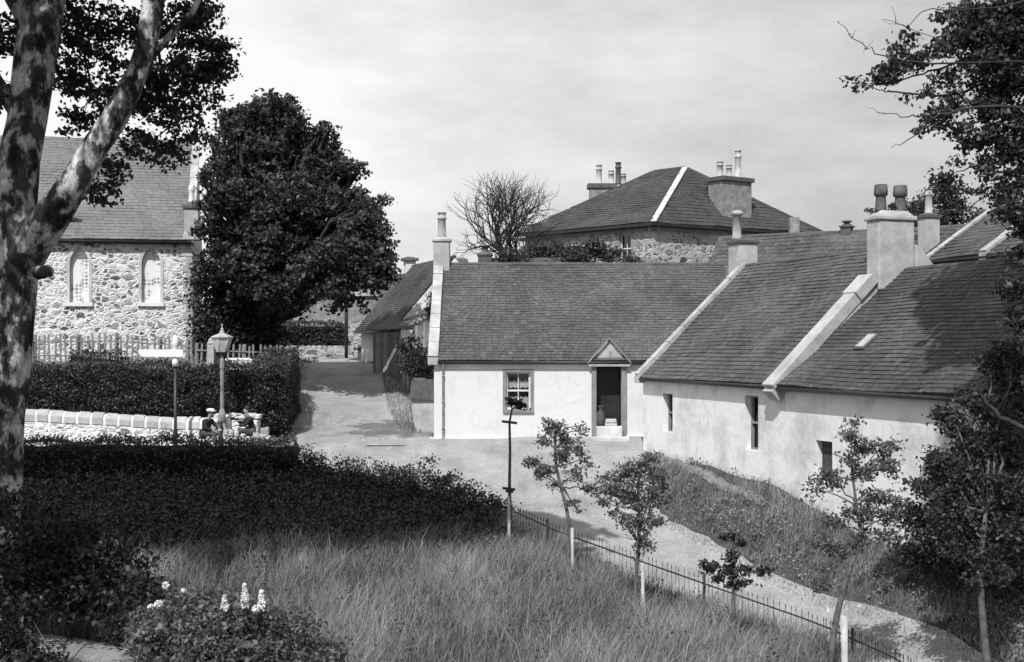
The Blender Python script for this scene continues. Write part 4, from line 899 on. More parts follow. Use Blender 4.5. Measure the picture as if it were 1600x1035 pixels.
# rough end of the wall behind the people
m = MB(); rg = random.Random(9); m.box((-8.65, 40.45, .05), (.66, 0, 0), (0, .22, 0), (0, 0, .68))
for k in range(9): m.box((-9.3 + k * .16, 40.42, .84 + rg.uniform(-.02, .05)), (.09, 0, 0), (0, .2, 0), (0, 0, .07), rg.random())
m.build('rough_end', 'rubble_white', ww, .03)
m = MB(); m.box((-7.95, 40.75, .05), (.2, .1, 0), (-.05, .3, 0), (0, 0, .42), .5); m.build('rough_end', 'coping', ww, .05)
lw = thing('curved_wall', (-8, 39.5, -.4), 'low curved end wall with rounded coping stones where the two people sit', 'wall')
pts = []
for k in range(13):
    t = k / 12; pts.append(P(350 + 92 * t, 672 + 15 * t ** 1.5, 39.0 + 1.0 * t ** 2) )
for i in range(12):
    a, b = pts[i], pts[i + 1]; a, b = a.lerp(b, .06), a.lerp(b, .94); d = (b - a); s_ = Vector((-d.y, d.x, 0)).normalized(); r = .17; vs = []; n = 9
    if 3 <= i <= 5: continue
    for p_ in (a, b):
        for k in range(n): an = math.pi * k / (n - 1); vs.append(p_ + s_ * math.cos(an) * r * 1.2 + Vector((0, 0, math.sin(an) * r - .14)))
    m = MB(); m.add(vs, [(k, k + 1, k + 1 + n, k + n) for k in range(n - 1)] + [tuple(range(n - 1, -1, -1)), tuple(range(n, 2 * n))], .4 + .5 * (i % 3) / 2, True); m.build('coping_stone', 'coping', lw)
m = MB()
for i in range(12):
    a, b = pts[i], pts[i + 1]; d = (b - a); s_ = Vector((-d.y, d.x, 0)).normalized() * .175; u = Vector((0, 0, -.12)); l = Vector((0, 0, -.9))
    m.add([a - s_ + l, b - s_ + l, b - s_ + u, a - s_ + u, a + s_ + u, b + s_ + u, b + s_ + l, a + s_ + l], [(0, 1, 2, 3), (3, 2, 5, 4), (4, 5, 6, 7)])
m.build('wall', 'rubble_white', lw)
# ---- beyond the lane end
fw = thing('field_wall', (-10, 66, 2.3), 'low pale rubble wall across the top of the lane', 'wall')
m = MB(); m.box((-10.6, 66.3, 2.5), (3.1, .1, 0), (0, .22, 0), (0, 0, .52)); m.build('wall', 'rubble_villa', fw)
m = MB(); rg = random.Random(2)
for k in range(22): m.box((-13.6 + k * .28, 66.2 + k * .009, 3.04), (.12, 0, 0), (0, .2, 0), (0, 0, .06 + rg.random() * .03), rg.random())
m.build('coping', 'coping', fw, .02)
hedge('field_hedge', [(-13, 67.6), (-8.9, 67.8)], 1.2, [2.4, 2.4], [4.25, 4.2], 'dark square hedge behind the low wall at the top of the lane', 31, dens=170, size=.13)
m = MB(); m.box((-7.3, 68.5, 3.2), (1.7, .1, 0), (0, .3, 0), (0, 0, 1.25)); tag(m.build('stone_gable', 'rubble_villa'), 'plain grey stone wall end seen beside the pole up the lane', 'wall')
m = MB(); m.box((-11, 84, 5), (3.2, 0, 0), (0, 2.5, 0), (0, 0, 1.3)); m.prism([(-14.3, 81.3, 6.3), (-14.3, 86.7, 6.3), (-14.3, 84, 8.4)], (6.6, 0, 0)); tag(m.build('far_barn', 'ashlar'), 'pale far barn glimpsed beneath the tree crown beyond the lane', 'barn')
m = MB(); m.tube([P(541, 560, 64.5), P(541, 440, 64.5)], .09, 8); m.box(P(541, 512, 64.5), (.2, 0, 0), (0, .05, 0), (0, 0, .04)); tag(m.build('pole', 'iron'), 'dark upright pole at the top of the lane rising into the tree', 'pole')
FF = FR(-7.8, 73, 1, 0)
cottage('house', FF, 7, 6, 1, 5.2, 7.3, [], 'rubble_dark', 'slate_a', 'grey roof showing between the big tree and the steep dark roof up the lane', cat='house', seed=17, gutter=False)
# ================================================================ street furniture
def lamp():
    Y = 39.75; x = P(347, 0, Y).x; zb = th(x, Y); L = lambda py: P(347, py, Y).z
    root = thing('street_lamp', (x, Y, zb), 'pale cast gas street lamp with glazed tapering lantern and braced foot', 'street lamp'); b = Vector((x, Y, 0))
    m = MB(); prof = [(.08, zb - .1), (.08, L(662))]; z = L(662); prof += [(.11, z + .04), (.125, L(650)), (.075, L(640))]
    z = L(640); k = 0
    while z < L(575): prof += [(.056 + (.010 if k % 2 else 0), z)]; z += .06; k += 1
    prof += [(.085, L(575)), (.07, L(573)), (.07, L(562)), (.05, L(560)), (.05, L(553))]
    m.lathe(b, prof, 12); m.build('post', 'ashlar', root)
    m = MB(); m.tube([P(346, 655, Y - .05), P(322, 690, Y - .75), P(314, 700, Y - .9)], .055, 8); m.build('brace', 'ashlar', root)
    m = MB(); m.tube([P(349, 660, Y), P(355, 688, Y - .3)], .045, 8); m.build('brace', 'ashlar', root)
    m = MB(); m.tube([P(334, 566, Y), P(340, 560, Y), P(347, 553, Y)], .02, 6); m.tube([P(360, 566, Y), P(354, 560, Y), P(347, 553, Y)], .02, 6); m.lathe(b, [(.07, L(554)), (.2, L(551)), (.2, L(550))], 6); m.build('cradle', 'iron', root)
    lan = MB(); z0, z1 = L(550), L(529); r0, r1 = .19, .30
    for k in range(6):
        a = k * math.pi / 3 + .3; lan.tube([b + Vector((r0 * math.cos(a), r0 * math.sin(a), z0)), b + Vector((r1 * math.cos(a), r1 * math.sin(a), z1))], .014, 5)
    lan.lathe(b, [(r1 + .03, z1), (r1 + .03, z1 + .03), (r1, z1 + .03)], 6, rot=.3, smooth=False); lo = lan.build('lantern', 'clay_light', root)
    m = MB(); m.lathe(b, [(r0 - .005, z0), (r1 - .005, z1)], 6, rot=.3, smooth=False); m.build('panes', 'glass_frost', lo)
    m = MB(); m.lathe(b, [(.05, z0), (.05, z0 + .12), (.03, z0 + .25)], 8); m.build('burner', 'clay_light', lo)
    m = MB(); m.lathe(b, [(r1 + .05, z1 + .03), (r1 + .04, z1 + .05), (.09, L(521)), (.07, L(520)), (.07, L(517)), (.04, L(516)), (.055, L(514.5)), (.03, L(513)), (.012, L(511)), (.03, L(509)), (.006, L(506))], 6, rot=.3, smooth=False); m.build('cap', 'skewstone', lo)
m_noise('glass_frost', .38, .46, 4, 1, .25, .05, .002, .5)
lamp()
def signpost():
    Y = 39.2; x = P(274, 0, Y).x; zb = th(x, Y); L = lambda py: P(0, py, Y).z
    root = thing('signpost', (x, Y, zb), 'dark roadside signpost with white arms and white rounded top', 'signpost'); b = Vector((x, Y, 0))
    m = MB(); m.lathe(b, [(.075, zb - .1), (.075, zb + .8), (.05, zb + .9), (.05, L(572))], 12); m.build('post', 'dark_paint', root)
    m = MB(); m.lathe(b, [(.095, L(573)), (.1, L(565)), (.085, L(561)), (.085, L(541)), (.1, L(540)), (.1, L(533)), (.075, L(530)), (.06, L(526)), (.02, L(524))], 12); m.build('head', 'sign_paint', root)
    z0, z1 = L(558), L(546.5); m = MB(); xl = P(217, 0, Y).x; xr = P(290, 0, Y).x
    m.prism([(xl + .0, Y - .13, (z0 + z1) / 2 + .04), (xl + .14, Y - .13, z0), (x + .02, Y - .13, z0), (x + .02, Y - .13, z1), (xl + .06, Y - .13, z1)], (0, .03, 0)); m.build('arm', 'sign_paint', root, .006)
    m = MB(); m.prism([(x + .03, Y - .12, z0), (xr - .02, Y - .28, z0 + .01), (xr, Y - .3, (z0 + z1) / 2), (xr - .02, Y - .28, z1 - .01), (x + .03, Y - .12, z1)], (0, .03, 0)); m.build('arm', 'sign_paint', root, .006)
signpost()
m = MB(); c = gp(603, 697); m.box(c + Vector((0, 0, .035)), (.6, .02, 0), (-.02, .2, 0), (0, 0, .012)); tag(m.build('stone_slab', 'skewstone', None, .01), 'pale flat stone slab let into the lane near the cottage corner', 'slab')
# ---------------------------------------------------------------- people
def skin_mesh(name, nodes, edges, mat, parent, sub=1, extra=None):
    me = bpy.data.meshes.new(name); me.from_pydata([n[0] for n in nodes], edges, []); o = bpy.data.objects.new(name, me); COL.objects.link(o)
    sk = o.modifiers.new('skin', 'SKIN'); sk.use_smooth_shade = True; sk.branch_smoothing = .6; ss = o.modifiers.new('sub', 'SUBSURF'); ss.levels = ss.render_levels = sub
    for i, n in enumerate(nodes):
        d = me.skin_vertices[0].data[i]; d.radius = (n[1], n[2] if len(n) > 2 else n[1]); d.use_root = (i == 0)
    dg = bpy.context.evaluated_depsgraph_get(); em = bpy.data.meshes.new_from_object(o.evaluated_get(dg)); em.name = name
    COL.objects.unlink(o); bpy.data.objects.remove(o)
    em.materials.clear(); em.materials.append(MATS[mat]); return link(name, em, parent)
def person(base, yaw, label, J, hairmat, hat=False):
    """J: joints in the person's own frame (x forward, y left, z up), metres from the seat"""
    c, s_ = math.cos(yaw), math.sin(yaw); base = Vector(base)
    W = lambda p: tuple(base + Vector((p[0] * c - p[1] * s_, p[0] * s_ + p[1] * c, p[2])))
    root = thing('person', base, label, 'person')
    names = ['pelvis', 'spine', 'chest', 'neck', 'jaw', 'head', 'crown', 'nose']; rad = dict(pelvis=.12, spine=.11, chest=.12, neck=.052, jaw=.07, head=.092, crown=.06, nose=.016)
    nodes = [(W(J[n]), rad[n]) for n in names]; edges = [(0, 1), (1, 2), (2, 3), (3, 4), (4, 5), (5, 6)]
    e0 = len(nodes) - 1; edges.append((5, e0)); idx = {n: i for i, n in enumerate(names)}
    def addn(n, p, r, par): nodes.append((W(p), r)); edges.append((par, len(nodes) - 1)); idx[n] = len(nodes) - 1; return len(nodes) - 1
    for sd_ in 'LR':
        k = addn('sh' + sd_, J['sh' + sd_], .055, idx['chest']); k = addn('el' + sd_, J['el' + sd_], .04, k); k = addn('wr' + sd_, J['wr' + sd_], .026, k)
        d = (Vector(J['wr' + sd_]) - Vector(J['el' + sd_])).normalized(); pal = Vector(J['wr' + sd_]) + d * .07; kp = addn('pa' + sd_, pal, .03, k)
        sv = d.cross(Vector((0, 0, 1))); sv = sv.normalized() if sv.length > .1 else Vector((0, 1, 0)); up = sv.cross(d)
        for f, (o_, ln) in enumerate(((-.027, .065), (-.009, .078), (.009, .073), (.026, .058))):
            a = addn('f', pal + sv * o_ + d * .03, .0095, kp); a = addn('f', pal + sv * o_ + d * (.03 + ln * .5) - up * .008, .009, a); addn('f', pal + sv * o_ * 1.1 + d * (.03 + ln * .85) - up * .028, .008, a)
        a = addn('t', Vector(J['wr' + sd_]) + d * .03 - sv * .035, .011, kp); addn('t', Vector(J['wr' + sd_]) + d * .06 - sv * .055 - up * .01, .0095, a)
        k = addn('hp' + sd_, J['hp' + sd_], .085, 0); k = addn('kn' + sd_, J['kn' + sd_], .058, k); k = addn('an' + sd_, J['an' + sd_], .038, k); addn('to' + sd_, J['to' + sd_], .035, k)
    skin_mesh('body', nodes, edges, 'skin', root)
    # face: ears, eyes, mouth sit on the head
    H = Vector(J['head']); fwd = (Vector(J['nose']) - H); fwd.z = 0; fwd.normalize(); lat = Vector((-fwd.y, fwd.x, 0)); m = MB()
    for sg in (-1, 1): m.lathe(Vector(W(H + fwd * .085 + lat * .034 * sg + Vector((0, 0, .01)))), [(.006, -.006), (.011, 0), (.006, .006)], 6)
    m.box(W(H + fwd * .088 + Vector((0, 0, -.06))), (.02, .004, 0), (0, .006, 0), (0, 0, .004)); m.build('face', 'hair', root)
    # clothes
    jk = [(W(J['pelvis']), .165, .14), (W(J['spine']), .155, .13), (W(J['chest']), .165, .135), (W(Vector(J['chest']).lerp(Vector(J['neck']), .75)), .075)]; ed = [(0, 1), (1, 2), (2, 3)]
    for sd_ in 'LR':
        n = len(jk); wr = Vector(J['el' + sd_]).lerp(Vector(J['wr' + sd_]), .93)
        jk += [(W(J['sh' + sd_]), .085), (W(J['el' + sd_]), .062), (W(wr), .042)]; ed += [(2, n), (n, n + 1), (n + 1, n + 2)]
    skin_mesh('jacket', jk, ed, 'cloth_dark', root)
    tr = [(W(J['pelvis']), .155)]; ed = []
    for sd_ in 'LR':
        n = len(tr); tr += [(W(J['hp' + sd_]), .11), (W(J['kn' + sd_]), .08), (W(Vector(J['kn' + sd_]).lerp(Vector(J['an' + sd_]), .92)), .062)]; ed += [(0, n), (n, n + 1), (n + 1, n + 2)]
    skin_mesh('trousers', tr, ed, 'cloth_mid', root)
    for sd_ in 'LR':
        a, t = Vector(J['an' + sd_]), Vector(J['to' + sd_]); skin_mesh('shoe', [(W(a + Vector((0, 0, -.02))), .05), (W(a.lerp(t, .5) + Vector((0, 0, -.03))), .048), (W(t), .04)], [(0, 1), (1, 2)], 'dark_paint', root)
    hd = Vector(J['head'])
    if hat:
        m = MB(); top = Vector(W(hd + Vector((0, 0, .045)))); m.lathe(top, [(.115, 0), (.13, .02), (.125, .06), (.09, .085), (.02, .095)], 14); m.box(top + Vector((c * .1, s_ * .1, .012)), Vector((c, s_, 0)) * .075, Vector((-s_, c, 0)) * .08, Vector((0, 0, .008))); m.build('cap', 'whitewash', root)
    else:
        skin_mesh('hair', [(W(hd + Vector((-.045, 0, .01))), .1), (W(Vector(J['crown']) + Vector((-.015, 0, .02))), .1), (W(hd + Vector((.05, 0, .10))), .06)], [(0, 1), (1, 2)], hairmat, root)
JL = dict(pelvis=(0, 0, .1), spine=(.03, 0, .28), chest=(.09, 0, .46), neck=(.15, 0, .60), jaw=(.19, 0, .67), head=(.20, 0, .75), crown=(.19, 0, .83), nose=(.30, 0, .74),
          shL=(.10, .17, .52), elL=(.24, .22, .30), wrL=(.42, .12, .26), shR=(.08, -.17, .52), elR=(.2, -.24, .30), wrR=(.40, -.14, .22),
          hpL=(.05, .1, .1), knL=(.45, .14, .14), anL=(.46, .14, -.28), toL=(.60, .15, -.34), hpR=(.05, -.1, .1), knR=(.45, -.12, .12), anR=(.5, -.13, -.28), toR=(.63, -.14, -.34))
bl = P(326, 0, 39.35); person((bl.x - .1, 39.35, .26), R(-25), 'person in dark clothes and pale cap seated on the left of the lamp foot', JL, 'hair', hat=True)
JR = dict(JL); JR.update(elR=(.26, -.18, .34), wrR=(.44, -.02, .42), elL=(.28, .2, .3), wrL=(.46, .06, .3), crown=(.17, 0, .83))
br_ = P(390, 0, 39.55); person((br_.x + .1, 39.5, .33), R(205), 'dark haired person in a dark jacket seated on the right of the lamp, arms forward', JR, 'hair')
# ================================================================ TREES
# big tree beside the church
g0 = th(-10.4, 51.5)
def lumpy(blobs, k, f, seed, out=.8):
    """add smaller lumps all over the surface of the big masses"""
    rg = np.random.RandomState(seed); o = [(b[0], b[1], b[2], b[3] * .85) for b in blobs]
    for b in blobs:
        for _ in range(k):
            d = rg.normal(size=3); d[2] = abs(d[2]) * .8 - .15; d /= np.linalg.norm(d); q = b[3] * f * rg.uniform(.6, 1.25); o.append((b[0] + d[0] * b[3] * out, b[1] + d[1] * b[3] * out, b[2] + d[2] * b[3] * out, q))
    return o
YT = 51.5
bt = [(*P(px + 2, py + 5, YT + dy), r) for px, py, dy, r in ((422, 232, .5, 1.8), (375, 245, 0, 1.4), (475, 268, .5, 1.5), (400, 330, -.9, 2.5), (500, 345, 0, 2.0), (372, 360, -.6, 1.35), (548, 400, -3.8, 1.3), (450, 420, -1.4, 2.3), (380, 430, -.9, 1.5), (532, 438, -3.4, 1.35), (356, 222, 0, .9), (405, 200, .9, 1.2), (372, 200, .9, .9), (440, 300, 2.0, 2.3), (470, 222, .9, .8), (515, 305, .4, 1.35), (450, 200, .5, .8), (548, 262, 0, .55), (585, 318, 0, .5), (596, 372, -1, .6), (505, 205, .3, .5), (438, 172, .3, .55), (390, 172, .3, .5), (600, 408, -2, .5), (395, 460, 0, 1.2), (560, 355, -3.2, .8), (580, 428, -4.2, .75), (450, 450, -2.5, 1.3), (380, 400, -2.4, 1.5))]
tree('broadleaf_tree', (P(398, 540, YT).x, YT, g0), lumpy(bt, 8, .38, 5, .9), 3500, 19, .16, .19, 'leaf_dark', 'huge dark leafy tree standing at the end of the church', r0=.42, seed=3, shell=.7, fork=.3, flat=.85, nl=40, bias=(-.1, -.3, .8), keep=lambda q: (q[:, 0] > -12.85 + 1.0 * np.exp(-((q[:, 2] - 9.4) / 1.9) ** 2) + .25 * fbm(q[:, 1], q[:, 2], 3, 7) + .022 * (q[:, 1] - YT)) & (fbm(q[:, 0] + .6 * q[:, 1], q[:, 2] * 1.2, 1.5, 21) + .3 * fbm(q[:, 0], q[:, 2] + q[:, 1], 5, 22) > -.95))
# foreground tree on the left
def left_tree():
    Y = 22.0; s_ = Y / F_PX; rng = np.random.RandomState(8)
    gz = th(P(0, 900, Y).x, Y); root = thing('old_tree', (P(-5, 900, Y).x, Y, gz), 'old forked tree with patchy pale and dark bark at the left edge', 'tree')
    def path(l, f=1.0): return [P(px, py, Y + dy) for px, py, dy, r in l], [r * s_ * f for px, py, dy, r in l]
    m = MB()
    t1 = [(-22, 1010, 0, 66), (-12, 930, 0, 56), (-6, 850, 0, 47), (0, 750, 0, 45), (4, 650, 0, 43), (12, 570, 0, 44), (22, 500, 0, 43), (28, 440, 0, 46), (26, 380, 0, 50), (22, 320, .1, 49), (30, 250, .3, 48), (42, 190, .5, 44), (52, 120, .6, 43), (62, 50, .8, 42), (74, -30, 1, 40), (90, -160, 1.4, 36), (105, -330, 1.8, 30)]
    p, r = path(t1, .70); m.tube(p, r, 20, wob=.26, seed=1)
    t2 = [(34, 405, -.1, 30), (55, 372, -.2, 30), (82, 338, -.3, 27), (108, 298, -.3, 23), (130, 262, -.3, 21), (152, 225, -.25, 20), (176, 190, -.2, 19), (198, 150, -.1, 19), (216, 112, 0, 18), (228, 72, 0, 17), (236, 30, .1, 17), (243, -20, .2, 17), (255, -120, .5, 15), (285, -260, 1, 12), (330, -420, 1.6, 8)]
    p, r = path(t2); m.tube(p, r, 16, wob=.2, seed=4); AX = p
    for l in ([(60, 425, -.5, 12), (76, 424, -.75, 9), (79, 424, -.8, 6)], [(88, 345, -.2, 8), (112, 343, -.3, 4), (128, 345, -.4, 2)], [(215, 110, 0, 9), (262, 60, .1, 6), (300, 20, .2, 5), (330, -40, .3, 4)], [(232, 50, .1, 7), (258, -20, .3, 6), (300, -60, .5, 4)], [(60, 60, .8, 20), (-20, -80, .5, 16), (-120, -200, 0, 12)], [(40, 200, .4, 14), (-30, 90, 1, 10)]):
        p, r = path(l); m.tube(p, r, 8, wob=.1)
    m.build('trunk', 'bark', root)
    # crown: sprays seen in the picture and an unseen mass added above the frame to shade the meadow
    vis = [(*P(px, py, Y + dy), rr) for px, py, dy, rr in ((120, 40, 2, .75), (190, 50, 2.4, .7), (150, 110, 2, .65), (110, 130, 2.2, .45), (120, 190, 2.0, .32), (170, 160, 2, .42), (280, 40, 1.5, .6), (300, 95, 1.2, .62), (270, 130, 1.6, .55), (330, 85, 1, .38), (355, 72, 1, .22), (350, 110, 1, .26), (235, 170, 2, .45), (285, 185, 1.8, .45), (215, 225, 2, .42), (260, 240, 1.8, .36), (180, 262, 1.8, .28), (290, 225, 1.8, .3), (145, 290, 1.7, .26), (175, 290, 1.7, .18), (160, 315, 1.6, .14), (230, 120, 2, .5), (330, 150, 1.5, .3), (12, 60, 1.5, .5), (8, 150, 1.2, .4), (75, 20, 2.5, .5), (320, 20, 1.5, .35))]
    pts, cc, tone = cluster_pts(vis, 760, 15, .10, rng, .35, .8)
    top = []
    for k in range(120):
        x, y = rng.uniform(-19, -2.0), rng.uniform(15.0, 27.0); top.append((x, y, rng.uniform(11.6, 14.6), 1.35))
    for k in range(60):  # unseen canopy of another tree, added to darken the lower left
        x, y = rng.uniform(-19, -7.6), rng.uniform(5.5, 15.5); top.append((x, y, rng.uniform(10.5, 13.5), 1.3))
    p2, c2, tn2 = cluster_pts(top, 6500, 13, .32, rng, .1, .6)
    lim = (HZ + 25) / F_PX * p2[:, 1] + CAMZ; k = p2[:, 2] > lim
    lx = p2[:, 0] - TOSUN.x / TOSUN.z * (p2[:, 2] + 1.2); ly = p2[:, 1] - TOSUN.y / TOSUN.z * (p2[:, 2] + 1.2); e = fbm(lx, ly, 1.3, 4) * .8 + fbm(lx, ly, 4, 6) * .3      # drop leaves whose shadow would land on the lane or the open meadow
    k &= (ly < 38.5 + .2 * e - np.clip(lx + 6.3, 0, 9) * .64) & (ly > 26.1 + .62 * (lx + 6.3) - np.clip(-lx - 5.6, 0, 1) * 14 + e)
    for q0, q1 in zip(AX[:-1], AX[1:]):           # leaves removed from the sun's path so the bough is lit
        kk = (q0.y - p2[:, 1]) / (-TOSUN.y); xx = p2[:, 0] - TOSUN.x * kk; zz = p2[:, 2] - TOSUN.z * kk
        dx_, dz_ = q1.x - q0.x, q1.z - q0.z; t_ = np.clip(((xx - q0.x) * dx_ + (zz - q0.z) * dz_) / (dx_ ** 2 + dz_ ** 2), 0, 1)
        k &= ~((np.hypot(xx - q0.x - t_ * dx_, zz - q0.z - t_ * dz_) < .42) & (kk > 0) & (rng.uniform(0, 1, len(xx)) < .86))
    k &= ~((lx > -8.3) & (lx < -6.0) & (np.abs(ly - 18.6 + .25 * e) < .75))  # gap cut in the canopy to let sun onto the path
    leaf_mesh('crown', pts, .095, 'leaf_mid', root, rng, (0, -.4, .4), vv=tone, asp=.7)
    leaf_mesh('crown', p2[k], .30, 'leaf_mid', root, rng, (0, 0, 1), vv=tn2[k], asp=.8)
    m = MB(); srcs = [P(216, 112, Y), P(236, 30, Y), P(90, -160, Y + 1.4), P(255, -120, Y + .5), P(198, 150, Y - .1), P(152, 225, Y - .25), P(128, 345, Y)]
    nodes = curvy(path(t2)[0][2:], 4, 0, 1) + curvy([P(215, 110, Y), P(262, 60, Y + .4), P(300, 20, Y + .9), P(330, 60, Y + 1.1)], 4, .03, 2) + curvy([P(90, -40, Y + 1.5), P(120, 40, Y + 2), P(140, 120, Y + 2), P(130, 180, Y + 2)], 4, .04, 3) + curvy([P(236, 30, Y), P(250, 110, Y + 1.2), P(270, 180, Y + 1.7), P(235, 225, Y + 2)], 4, .04, 4) + curvy([P(108, 298, Y - .3), P(150, 300, Y + .8), P(170, 285, Y + 1.6)], 4, .03, 5)
    for q in (nodes[-29:-16], nodes[-16:-9]): pass
    for ln in ([P(215, 110, Y), P(262, 60, Y + .4), P(300, 20, Y + .9), P(330, 60, Y + 1.1)], [P(90, -40, Y + 1.5), P(120, 40, Y + 2), P(140, 120, Y + 2), P(130, 180, Y + 2)], [P(236, 30, Y), P(250, 110, Y + 1.2), P(270, 180, Y + 1.7), P(235, 225, Y + 2)], [P(108, 298, Y - .3), P(150, 300, Y + .8), P(170, 285, Y + 1.6)]):
        q = curvy(ln, 4, .03, 7); m.tube(q, list(np.linspace(.04, .008, len(q))), 6)
    for c in sorted(cc.tolist(), key=lambda c: min((Vector(c) - q).length for q in nodes))[::3]: twig_out(m, nodes, c, rng, .011, 1.2)
    for c in c2[::60]: m.tube(limb_pts(P(105, -330, Y + 1.8) if c[0] < -6 else P(330, -420, Y + 1.6), c, rng, 5, .04), [.1, .08, .06, .04, .02], 5)
    m.build('twigs', 'twig', root)
left_tree()
# tree on the right edge, hanging branches into the picture
def right_tree():
    Y = 20.0; rng = np.random.RandomState(18); base = (11.6, 20.5, th(11.6, 20.5)); root = thing('overhanging_tree', base, 'large tree off the right edge hanging dark leafy branches over the roofs', 'tree')
    m = MB(); m.tube([Vector(base) - Vector((0, 0, .3)), Vector((11.4, 20.4, 1)), Vector((11.0, 20.3, 4)), Vector((10.6, 20.2, 7.5)), Vector((10.4, 20, 11))], [.4, .33, .3, .25, .15], 14, wob=.15)
    br = [[(1700, 30), (1560, 70), (1470, 105), (1400, 128), (1345, 133)], [(1700, 140), (1560, 130), (1480, 150), (1400, 143), (1375, 140), (1340, 128)], [(1680, 180), (1560, 165), (1470, 178), (1430, 180), (1385, 178)], [(1700, 230), (1600, 200), (1520, 190), (1450, 205), (1392, 232)], [(1700, 260), (1600, 240), (1530, 260), (1480, 275)], [(1700, -20), (1560, 10), (1440, 20), (1420, 45)], [(1700, 330), (1620, 290), (1560, 300), (1510, 330)],
          [(1640, 20), (1560, 5), (1500, 20), (1470, 60), (1380, 30)], [(1450, 100), (1390, 90), (1345, 70), (1310, 36)], [(1720, 720), (1590, 665), (1545, 632), (1528, 610)], [(1700, 450), (1620, 420), (1580, 400)]]
    nodes = []
    for i, b in enumerate(br):
        p = [P(px, py, Y + .6 * math.sin(i * 2.1) + .12 * k) for k, (px, py) in enumerate(b)]; r0 = .06 if i == 9 else (.014 if i in (8, 7, 5) else .03)
        q = curvy(p, 5, .018, i); m.tube([Vector((10.9, 20.3, p[0].z + .3))] + q, [r0 * 1.3] + list(np.linspace(r0, .004, len(q))), 6); nodes += q[4:]
    bl = [(*P(px, py, Y + dy), r) for px, py, dy, r in ((1350, 128, 0, .11), (1368, 118, 0, .13), (1395, 105, 0, .2), (1405, 78, 0, .12), (1420, 60, 0, .1), (1432, 95, 0, .24), (1385, 125, 0, .13), (1330, 127, 0, .07), (1470, 80, .2, .3), (1500, 60, .3, .35), (1540, 40, .4, .5), (1580, 60, .4, .55), (1530, 100, .3, .4), (1480, 120, .3, .25), (1590, 120, .3, .45), (1500, 160, .3, .25), (1450, 150, .2, .12), (1545, 170, .3, .3), (1470, 185, .2, .22), (1500, 205, .2, .2), (1440, 198, .1, .12), (1410, 215, .1, .08), (1590, 190, .4, .4), (1520, 225, .3, .2), (1545, 215, .3, .25), (1580, 240, .4, .25), (1490, 250, .2, .14), (1480, 275, .2, .14), (1470, 290, .2, .1), (1540, 265, .3, .25), (1590, 280, .4, .35), (1570, 320, .4, .2), (1530, 300, .3, .18), (1600, 350, .3, .3), (1575, 20, .4, .5), (1500, 22, .4, .3), (1530, 60, .5, .4), (1570, 100, .5, .45), (1590, 20, .5, .5), (1560, 150, .5, .35), (1595, 230, .5, .4), (1545, 130, .4, .3), (1390, 178, .1, .04), (1420, 150, .1, .05), (1600, 400, 0, .3), (1585, 450, 0, .3), (1600, 500, 0, .4), (1590, 330, 0, .3))]
    pts, cc, tone = cluster_pts(bl, 900, 17, .085, rng, .3, .7); leaf_mesh('crown', pts, .085, 'leaf_mid', root, rng, (0, 0, .5), vv=tone, asp=.7)
    # unseen crown above and beside the frame, shaped to shade the nearest roof
    top = [(rng.uniform(7.5, 17), rng.uniform(16, 24), rng.uniform(10.5, 14), 1.2) for k in range(120)] + [(rng.uniform(11.0, 17), rng.uniform(16, 24), rng.uniform(4, 11), 1.2) for k in range(60)] + [(rng.uniform(8.9, 11.5), rng.uniform(18.5, 21.2), rng.uniform(3.5, 11), .8) for k in range(70)]
    p2, c2, tn = cluster_pts(top, 3600, 12, .3, rng, .1, .7); kz = (p2[:, 2] - 2.5) / TOSUN.z; lx = p2[:, 0] - TOSUN.x * kz; ly = p2[:, 1] - TOSUN.y * kz
    k = (lx > 9.0 + .5 * fbm(lx, ly, 1.5, 3) + .25 * (30 - ly) * .3) & (lx > ly * .33 - .3 + .5 * fbm(lx, ly, 1.7, 4)) & (ly > 23.5); k &= (p2[:, 2] > CAMZ + (HZ + 25) / F_PX * p2[:, 1]) | (p2[:, 0] > p2[:, 1] * .42)  # leaves kept only where their shadow falls towards the right end of the roof
    leaf_mesh('crown', p2[k], .28, 'leaf_mid', root, rng, (0, 0, 1), vv=tn[k], asp=.8)
    for c in sorted(cc.tolist(), key=lambda c: min((Vector(c) - q).length for q in nodes[::3]))[::2]: twig_out(m, nodes, c, rng, .009, .8)
    for px, py in ((1310, 36), (1330, 60), (1350, 84), (1375, 30), (1352, 166), (1372, 178), (1306, 122), (1340, 45), (1395, 12), (1365, 62)): twig_out(m, nodes, P(px, py, Y + rng.normal() * .1), rng, .008, 2.0)
    m.build('trunk', 'twig', root)
right_tree()
# bare tree behind the long cottage
def bare_tree(name, base, h, spread, label, seed, r0=.22, depth=6, squash=1.0):
    rng = random.Random(seed); m = MB(); root = thing(name, base, label, 'tree'); tw = MB()
    def grow(p, d, L, r, k):
        q = p.copy(); pts = [p.copy()]; 
        for i in range(3): d = (d + Vector((rng.gauss(0, .13), rng.gauss(0, .13), rng.gauss(0.02, .09)))).normalized(); q = q + d * L / 3; pts.append(q.copy())
        (m if k < 3 else tw).tube(pts, [r, r * .9, r * .8, r * .7], 7 if k < 3 else 4, cap=False)
        if k >= depth: return
        for j in range(3 if k < 5 else 2):
            a = rng.uniform(0, 2 * math.pi); sp = rng.uniform(.45, .85) * spread; side = d.orthogonal().normalized(); ax = side * math.cos(a) + d.cross(side) * math.sin(a)
            nd_ = (d + ax * sp + Vector((0, 0, .12))).normalized(); grow(pts[-1] if j else pts[2], nd_, L * rng.uniform(.68, .86), r * .62, k + 1)
    grow(Vector(base), Vector((0, 0, 1)), h, r0, 0)
    m.build('trunk', 'twig', root); tw.build('crown', 'twig', root); return root
